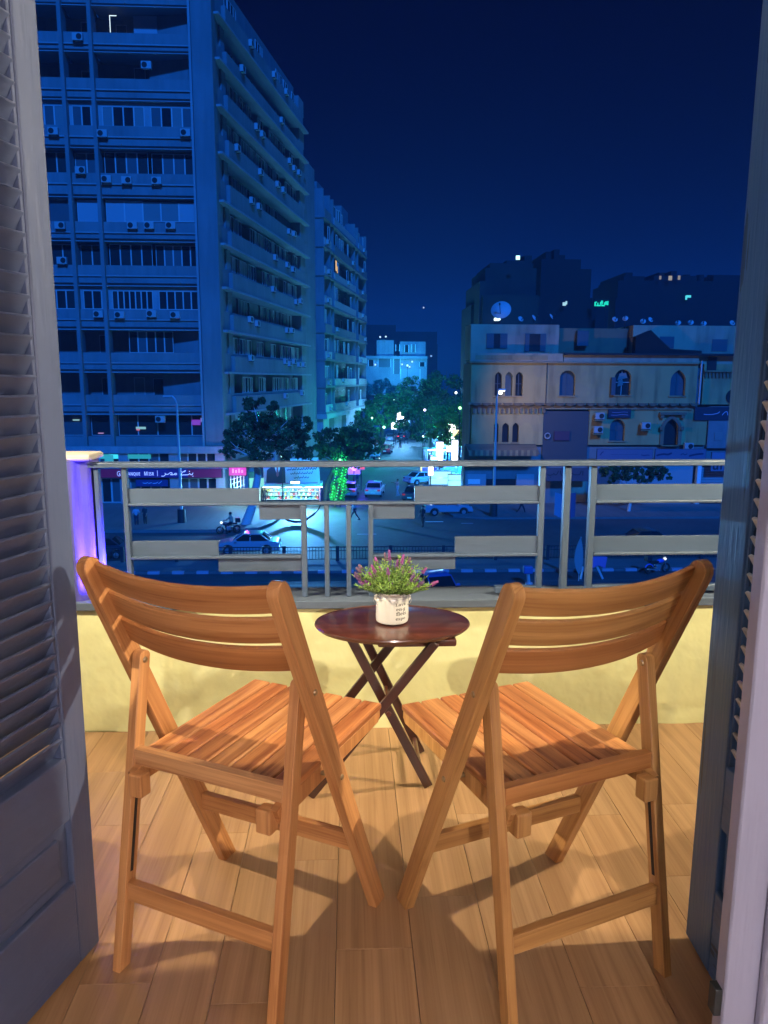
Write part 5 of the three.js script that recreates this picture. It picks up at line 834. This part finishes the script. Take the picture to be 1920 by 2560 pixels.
{ const b = G(455, 1312); const h = W(430, 1010, b.z).y - S; lampPost('tall unlit street lamp with a bent arm in front of the bank', V(b.x, S, b.z), h, 0.55, false); const c = G(1233, 1294); const h2 = W(1236, 992, c.z).y - S; const t = lampPost('tall street lamp with a glowing white head before the ornate building', V(c.x, S, c.z), h2, 0.25, true, Math.PI); 
  obj('lamp_globe', new THREE.SphereGeometry(0.17, 12, 10).translate(-0.3, h2 + 0.35, 0).toNonIndexed(), glow([1, 0.97, 1], 5), t); { const l = new THREE.SpotLight(C(1, 0.78, 0.68), 115, 0, 1.25, 0.9, 2); l.position.set(c.x + 0.3, S + h2 + 0.35, c.z); l.target.position.set(c.x + 11, S + 9, -71); l.castShadow = true; l.shadow.radius = 7; scene.add(l, l.target); }
  const q = G(1402, 1432), bt = thing('banner_post', 'steel post with a pale blue banner beside the near kerb on the right', 'banner', [q.x, S, q.z]); obj('post', tube(V(0, 0, 0), V(0, W(1402, 1228, q.z).y - S, 0), 0.09), M.steel, bt); const p0 = W(1386, 1264, q.z), y0 = W(1386, 1292, q.z).y - S, y1 = W(1386, 1234, q.z).y - S, x0 = p0.x - q.x; obj('banner', extr([[x0, y0 + 0.12], [x0, y1 + 0.08], [-0.1, y1 - 0.05], [-0.1, y0 - 0.1]], 0.03), std([0.16, 0.24, 0.33], 0.7), bt); obj('banner', extr([[0.32, y0 - 0.1], [0.32, y1], [0.72, y1 + 0.05], [0.72, y0]], 0.03).translate(0, 0, -0.05), std([0.12, 0.08, 0.16], 0.7), bt);
  const f = G(1442, 1452), ft = thing('feather_flag', 'pale leaf shaped feather flag standing by the near kerb', 'flag', [f.x, S, f.z]), ftop = W(1442, 1342, f.z).y - S; obj('pole', tube(V(0.1, 0, 0), V(0.12, ftop, 0), 0.025), M.steel, ft); const fs = new THREE.Shape(); fs.moveTo(0.1, 0.35); fs.quadraticCurveTo(-0.55, ftop * 0.5, 0.1, ftop); fs.quadraticCurveTo(0.5, ftop * 0.45, 0.1, 0.35); obj('cloth', extr(fs, 0.02).translate(0, 0, 0.03), std([0.22, 0.24, 0.24], 0.8), ft);
  const u = G(1490, 1445), ut = thing('folding_stand', 'violet cloth stand with a pale leg behind the right railing post', 'stand', [u.x, S, u.z]), uy = W(1490, 1390, u.z).y - S; obj('cloth', extr([[-0.55, uy - 0.75], [-0.5, uy], [0.5, uy], [0.4, uy - 0.7], [0.0, uy - 0.5]], 0.4, 0.03), std([0.3, 0.14, 0.36], 0.8), ut); obj('leg', beam(V(-0.1, uy - 0.5, 0.2), V(0.35, 0, 0.2), 0.12, 0.1), M.steel, ut); obj('leg', beam(V(-0.9, uy - 0.6, 0.2), V(-1.0, 0, 0.2), 0.1, 0.1), M.steel, ut);
  const v = G(1318, 1462), vt = thing('blue_bollard', 'small blue lamp bollard on the near kerb left of the banner', 'bollard', [v.x, S, v.z]), vy = W(1318, 1415, v.z).y - S; obj('head', new RoundedBoxGeometry(0.55, 0.45, 0.4, 2, 0.08).translate(0, vy - 0.22, 0), std([0.05, 0.12, 0.3], 0.5), vt); obj('post', tube(V(0.1, 0, 0), V(0.02, vy - 0.4, 0), 0.1), M.steel, vt); obj('foot', new THREE.CylinderGeometry(0.2, 0.24, 0.15, 12).translate(0.1, 0.07, 0).toNonIndexed(), M.steel, vt); }
// ---------------------------------------------------------------- corner kiosk, stalls and their lights
{
  const z = -70.6, X = (px) => W(px, 1220, z).x, Y = (py) => W(720, py, z).y;
  const t = thing('news_kiosk', 'brightly lit corner kiosk with shelves of goods under a pale canopy', 'kiosk', [X(720), S, z]);
  add(t, 'back_wall', bx(X(648), X(800), S, Y(1208), z - 1.6, z - 1.5), M.shutter); add(t, 'canopy', bx(X(640), X(806), Y(1214), Y(1207), z - 1.6, z + 0.9, 0.02), M.white); add(t, 'side_wall', bx(X(646), X(648), S, Y(1214), z - 1.5, z), M.white); add(t, 'side_wall', bx(X(798), X(800), S, Y(1214), z - 1.5, z), std([0.6, 0.25, 0.35], 0.6)); add(t, 'counter', bx(X(650), X(796), S, Y(1256), z - 0.4, z + 0.1, 0.02), M.shutter);
  for (let k = 0; k < 4; k++) { const y = Y(1252 - k * 9.5); add(t, 'shelf', bx(X(652), X(796), y, y + 0.04, z - 1.45, z - 0.75 - k * 0.12), M.white); }
  const cols = [[0.7, 0.1, 0.1], [0.1, 0.3, 0.7], [0.7, 0.6, 0.1], [0.1, 0.5, 0.3], [0.75, 0.75, 0.75], [0.75, 0.75, 0.75], [0.3, 0.6, 0.75], [0.7, 0.4, 0.5]].map((c) => std(c, 0.5));
  for (let k = 0; k < 4; k++) for (let px = 655; px < 792; px += rr(4.5, 8)) { const y = Y(1252 - k * 9.5) + 0.045, h = rr(0.12, 0.26), w = rr(0.12, 0.24); add(t, 'package', bx(X(px), X(px) + w, y, y + h, z - 1.1, z - 0.8 - k * 0.12, 0.015), pick(cols)); }
  for (const px of [680, 735, 785]) add(t, 'tube_lamp', bx(X(px) - 0.8, X(px) + 0.8, Y(1215) - 0.1, Y(1215) - 0.02, z + 0.3, z + 0.38), glow([0.75, 0.98, 1], 7));
  for (const px of [685, 775]) point(V(X(px), Y(1221), z + 0.5), [0.5, 0.9, 1], 26, 0.3);
  const flood = add(t, 'added_floodlight', bx(X(740) - 0.5, X(740) + 0.5, Y(1207) + 0.02, Y(1207) + 0.3, z + 0.75, z + 0.95, 0.03), M.iron); obj('lit_face', rel(t, bx(X(740) - 0.42, X(740) + 0.42, Y(1207) + 0.06, Y(1207) + 0.26, z + 0.95, z + 0.98)), glow([0.5, 0.9, 1], 6), flood);  // added lamp, makes the wide glow over the square
  { const l = new THREE.SpotLight(C(0.1, 0.42, 1), 2100, 0, 1.3, 0.7, 2); l.position.set(X(740), Y(1207) + 0.16, z + 1.05); l.target.position.set(X(740) + 1, S - 1, z + 11); l.shadow.radius = 12; l.castShadow = true; scene.add(l, l.target); }
  add(t, 'side_sign', bx(X(620), X(640), Y(1250), Y(1180), z - 0.4, z - 0.3), std([0.03, 0.16, 0.14], 0.5)); add(t, 'lit_panel', bx(X(623), X(637), Y(1232), Y(1196), z - 0.29, z - 0.24), glow([0.25, 1, 0.85], 0.8)); add(t, 'lit_panel', bx(X(647), X(663), Y(1212), Y(1192), z + 0.91, z + 0.96), glow([0.3, 1, 0.85], 0.8));
  // hoardings above the kiosk: a suited torso on the left, a printed banner on the right
  const cv = document.createElement('canvas'); cv.width = 256; cv.height = 256; const c = cv.getContext('2d'); c.fillStyle = '#8aa6c8'; c.fillRect(0, 0, 256, 256); c.fillStyle = '#1d2540'; c.beginPath(); c.moveTo(20, 256); c.lineTo(30, 90); c.quadraticCurveTo(60, 40, 128, 30); c.quadraticCurveTo(200, 40, 226, 90); c.lineTo(240, 256); c.fill(); c.fillStyle = '#dfe6f2'; c.beginPath(); c.moveTo(98, 30); c.lineTo(128, 170); c.lineTo(158, 30); c.fill(); c.fillStyle = '#a05868'; c.beginPath(); c.moveTo(120, 40); c.lineTo(136, 40); c.lineTo(141, 150); c.lineTo(128, 175); c.lineTo(116, 150); c.fill();
  const tx = new THREE.CanvasTexture(cv); tx.colorSpace = THREE.SRGBColorSpace; const h1 = thing('poster_board', 'hoarding above the kiosk showing a suited torso with a tie', 'poster', [X(695), Y(1212), z + 0.2]); const w1 = X(730) - X(662), hh = Y(1158) - Y(1208); obj('frame', bx(-w1 / 2 - 0.05, w1 / 2 + 0.05, 0.1, hh + 0.2, -0.16, -0.03), M.steel, h1); obj('print', new THREE.PlaneGeometry(w1, hh).translate(0, hh / 2 + 0.15, -0.02), new THREE.MeshStandardMaterial({ map: tx, roughness: 0.6 }), h1); obj('support', bx(-0.05, 0.05, -0.3, 0.1, -0.14, -0.04), M.steel, h1);
  const c2 = document.createElement('canvas'); c2.width = 512; c2.height = 320; const q = c2.getContext('2d'); q.fillStyle = '#c4d2ea'; q.fillRect(0, 0, 512, 320); q.strokeStyle = '#31426e'; q.lineCap = 'round'; for (let r = 0; r < 3; r++) { q.lineWidth = r === 0 ? 12 : 9; for (let x = 40 + r * 50; x < 470 - r * 60; x += 38) { q.beginPath(); q.moveTo(x, 130 + r * 52); q.quadraticCurveTo(x + 14, 146 + r * 52, x + 30, 124 + r * 52 - (x % 5) * 4); q.stroke(); } } q.fillStyle = '#4b5f95'; q.beginPath(); q.arc(420, 55, 34, 0, 7); q.fill(); q.fillStyle = '#b88aa8'; q.fillRect(20, 296, 470, 14);
  const t2 = new THREE.CanvasTexture(c2); t2.colorSpace = THREE.SRGBColorSpace; const h2 = thing('banner_board', 'tilted pale banner board with dark script beside the suited poster', 'banner', [X(757), Y(1212), z + 0.6], -0.25); const w2 = X(803) - X(712), h3 = Y(1140) - Y(1206); obj('frame', bx(-w2 / 2, w2 / 2, 0.05, h3 + 0.1, -0.12, -0.03), M.steel, h2); obj('print', new THREE.PlaneGeometry(w2 - 0.1, h3 - 0.05).translate(0, h3 / 2 + 0.08, -0.015), new THREE.MeshStandardMaterial({ map: t2, roughness: 0.6 }), h2); obj('support', bx(-0.06, 0.06, -0.4, 0.05, -0.1, -0.04), M.steel, h2); h2.rotation.z = 0.06;
  const a = W(580, 1190, -72.6), mg = thing('magenta_sign', 'glowing magenta shop sign left of the kiosk', 'sign', [a.x + 0.9, W(600, 1190, -70.2).y, -70.2]); obj('casing', bx(-0.85, 0.85, 0, 0.95, -0.2, -0.02), M.iron, mg); obj('lit_face', bx(-0.78, 0.78, 0.06, 0.9, -0.02, 0.03), glow([0.75, 0.03, 0.55], 0.9), mg); for (let i = 0; i < 4; i++) obj('letter', bx(-0.5 + i * 0.28, -0.34 + i * 0.28, 0.3, 0.68 - (i % 2) * 0.12, 0.03, 0.06), glow([1, 0.4, 0.9], 1), mg); point(V(a.x + 0.9, W(600, 1178, -69.5).y, -69.3), [0.8, 0.06, 0.9], 14, 0.3);
  const sf = thing('scaffold_rack', 'pale cyan metal rack of bars left of the kiosk', 'rack', [X(605), S, z + 0.3]); for (let i = 0; i < 5; i++) add(sf, 'upright', bx(X(578 + i * 8), X(580 + i * 8), S, Y(1190 - i * 3), z + 0.25, z + 0.33), M.steel); for (const py of [1195, 1206, 1218]) add(sf, 'crossbar', beam(V(X(576), Y(py + 4), z + 0.34), V(X(614), Y(py - 8), z + 0.34), 0.05, 0.05, V(0, 0, 1), 0), M.steel); point(V(X(590), Y(1215), z + 1.6), [0.25, 0.75, 1], 28, 0.3);
  const bt = thing('slack_net', 'grey net hanging low over the pavement in front of the kiosk', 'net', G(740, 1312).toArray()); const ng = new THREE.PlaneGeometry(3.2, 1.1, 16, 6), pp = ng.attributes.position; for (let i = 0; i < pp.count; i++) { const k = pp.getX(i) / 1.6; pp.setXYZ(i, pp.getX(i), 0.25 + 0.75 * k * k + pp.getY(i) * 0.3, pp.getY(i) * 0.6); } ng.computeVertexNormals(); obj('mesh_cloth', ng, std([0.12, 0.13, 0.14], 0.9, { side: THREE.DoubleSide }), bt); obj('rope', new THREE.TubeGeometry(new THREE.CatmullRomCurve3([V(-1.6, 1.0, 0), V(0, 0.3, 0.2), V(1.6, 1.0, 0), V(2.2, 2.0, 0)]), 24, 0.05, 6).toNonIndexed(), M.tyre, bt);
}
{ // stalls on the right of the street, shop glow up the street
  const stall = (label, px, py, w, h, turn, colr, k) => {
    const b = G(px, py), t = thing('market_stall', label, 'stall', [b.x, S, b.z], turn); obj('counter', bx(-w / 2, w / 2, 0.12, 0.9, -0.5, 0.4, 0.03), std(pick([[0.1, 0.12, 0.3], [0.25, 0.2, 0.22], [0.06, 0.2, 0.25]]), 0.6), t); obj('canopy', bx(-w / 2 - 0.2, w / 2 + 0.2, h, h + 0.12, -1.2, 0.9, 0.03), pick([M.concreteL, M.shutter]), t); obj('back_panel', bx(-w / 2, w / 2, 0.12, h, -1.2, -1.12), M.concreteD, t); for (const s of [-1, 1]) obj('post', bx(s * w / 2 - 0.05, s * w / 2 + 0.05, 0.12, h, 0.7, 0.8), M.steel, t);
    const gm = [[0.7, 0.1, 0.1], [0.7, 0.65, 0.1], [0.1, 0.2, 0.7], [0.7, 0.7, 0.7], [0.1, 0.5, 0.3]].map((c) => std(c, 0.5)); for (let i = 0; i < 22; i++) obj('goods', box(rr(0.15, 0.36), rr(0.15, 0.5), 0.25, rr(-w / 2 + 0.2, w / 2 - 0.2), 0.5 + (i % 5) * 0.4, rr(-0.9, 0.1), 0.03), pick(gm), t); obj('tube_lamp', bx(-w / 2 + 0.1, w / 2 - 0.1, h - 0.16, h - 0.06, 0.4, 0.5), glow(colr, 9 * k), t); point(V(b.x, S + h - 0.35, b.z + 1.2), [colr[0] * 0.12, colr[1] * 0.4, 1], 140 * k, 0.3);
  };
  stall('dazzling white stall under the lit tree right of the street', 1130, 1152, 2.4, 3.4, 0.2, [0.85, 0.95, 1], 5); stall('stall of colourful goods nearest the roadway on the right', 1090, 1166, 3, 2.4, 0.2, [0.7, 0.9, 1], 1.3); stall('cyan lit stall beside the pale parked car on the right corner', 1140, 1216, 3.2, 2.6, 0.1, [0.25, 0.85, 1], 1.5); stall('small lit stall far up the right side', 1105, 1122, 3, 2.6, 0.2, [0.6, 0.9, 1], 1.2);
  for (const [px, py, zz, c, k, l] of [[1012, 1052, -140, [0.9, 0.97, 1], 260, 'bright white shop light far up the left side of the street'], [985, 1058, -132, [0.7, 0.9, 1], 120, 'pale shop light left of the brightest one far up the street'], [1150, 1020, -86, [0.3, 1, 0.3], 14, 'greenish white lamp in the lit tree by the ornate building'], [1140, 982, -110, [0.9, 1, 1], 10, 'small white lamp high in the trees on the right'], [893, 1084, -90, [0.9, 1, 1], 8, 'small white lamp in front of the round corner tree'], [1062, 1025, -100, [0.7, 0.6, 1], 8, 'violet white lamp over the middle of the street'], [1058, 1092, -104, [0.7, 1, 1], 10, 'small lamp under the dark overhanging tree'], [885, 1172, -78, [0.5, 0.12, 1], 46, 'violet lamp lighting the left pavement of the side street'], [960, 1068, -122, [0.35, 0.9, 0.6], 40, 'green white lamp behind the leafy tree on the left']]) {
    const q = W(px, py, zz), t = thing('street_light', l, 'lamp', [q.x, S, zz]), y = q.y - S; obj('post', tube(V(0, 0, -0.1), V(0, y - 0.1, -0.1), 0.06), M.iron, t); const r = Math.min(0.5, 0.14 + k / 600); obj('globe', new THREE.SphereGeometry(r > 0.24 ? 0.24 : r, 12, 10).translate(0, y, 0).toNonIndexed(), glow(c, 6), t); point(V(q.x, q.y, zz), [c[0] * 0.16, c[1] * 0.5, c[2]], k * 2, 0.15);
  }
  // small lit shop signs and lamps along both sides of the street
  const sg = [[1008, 1046, -142, 2.2, 2.6, [0.95, 1, 1], 5, 'broad dazzling white shop window far up the left side'], [985, 1062, -134, 0.9, 1.6, [1, 0.9, 0.75], 2.2, 'cream lit doorway left of the dazzling shop window'], [990, 1056, -136, 0.7, 1.8, [0.9, 0.95, 1], 2.6, 'narrow pale lit doorway beside the dazzling shop window'], [1020, 1058, -138, 0.6, 1.6, [0.3, 0.7, 1], 1.6, 'blue lit doorway right of the dazzling shop window'], [1128, 1095, -92, 1.0, 3.4, [1, 1, 0.92], 5, 'tall dazzling white sign column on the right pavement'], [1141, 1084, -91, 0.8, 0.9, [1, 0.8, 0.35], 2.2, 'yellow lit sign on top of the white sign column'], [1121, 1080, -92, 0.6, 0.5, [0.05, 0.9, 0.6], 1.8, 'green lit sign left of the yellow sign'], [1099, 1130, -90, 0.8, 2.4, [1, 1, 0.95], 4, 'narrow white lit stand beside the roadway'], [1137, 1128, -89, 0.7, 2.6, [0.95, 0.97, 1], 4, 'white lit post sign in front of the flank of the ornate building'], [1074, 1176, -86, 1.6, 0.6, [0.05, 0.1, 1], 1.4, 'deep blue lit tarpaulin front at the road edge'], [1059, 1168, -88, 0.7, 0.8, [0.9, 0.95, 0.5], 1.6, 'pale yellow lit box beside the blue tarpaulin'], [1085, 1150, -89, 0.8, 0.8, [0.5, 0.95, 1], 2.6, 'cyan lit box above the blue tarpaulin'], [1100, 1195, -78, 2.2, 1.4, [0.35, 0.85, 1], 1.5, 'wide cyan lit panel behind the parked hatchback'], [1140, 1208, -77, 1.6, 1.8, [0.3, 0.75, 1], 1.6, 'speckled cyan lit display at the corner of the ornate building'], [1077, 1176, -77, 0.5, 1.1, [1, 0.98, 0.85], 3, 'warm white lamp column above the cyan car'], [868, 1166, -80, 0.5, 0.9, [1, 0.5, 0.8], 1.6, 'pink lit sign in the violet light on the left pavement'], [903, 1168, -80, 0.7, 0.5, [1, 0.15, 0.25], 1, 'red lit sign right of the pink one'], [885, 1178, -79, 1.2, 0.6, [0.4, 0.15, 1], 1.4, 'violet lit stall front on the left pavement']];
  for (const [px, py, zz, w, h, c, k2, l] of sg) { const q = W(px, py, zz), t = thing('shop_sign', l, 'sign', [q.x, S, zz]), y = q.y - S, m = glow(c, k2); obj('casing', bx(-w / 2 - 0.05, w / 2 + 0.05, y - h / 2 - 0.05, y + h / 2 + 0.05, -0.25, -0.02), M.steel, t); const n = Math.max(1, Math.round(h / 0.7)); for (let i = 0; i < n; i++) obj('lit_face', bx(-w / 2, w / 2, y - h / 2 + i * h / n + 0.04, y - h / 2 + (i + 1) * h / n - 0.04, -0.02, 0.03), m, t); obj('post', bx(-0.05, 0.05, 0.1, Math.max(0.2, y - h / 2 - 0.05), -0.2, -0.08), M.iron, t); point(V(q.x, q.y, zz + 0.4), [c[0] * 0.14, c[1] * 0.42, c[2]], k2 * w * h * 4, 0.3); }
  for (const [px, py, zz] of [[930, 1005, -118], [985, 960, -142], [1075, 1035, -110], [1120, 1010, -100]]) { const q = W(px, py + 40, zz + 4), t = thing('added_tree_light', ['added uplight beneath the leafy tree on the left of the street', 'added uplight beneath the tall tree before the far corner house', 'added uplight beneath the overhanging tree on the right', 'added uplight beneath the tall dark tree on the right side'][[930, 985, 1075, 1120].indexOf(px)], 'lamp', [q.x, S, q.z]); obj('post', tube(V(0, 0, -0.15), V(0, q.y - S, -0.15), 0.06), M.iron, t); obj('globe', new THREE.SphereGeometry(0.16, 10, 8).translate(0, q.y - S, 0).toNonIndexed(), glow([0.4, 1, 0.7], 3), t); point(q, [0.01, 0.6, 0.44], 210, 0.16); }  // lamps added so the avenue crowns glow green
}

renderer.render(scene, camera);
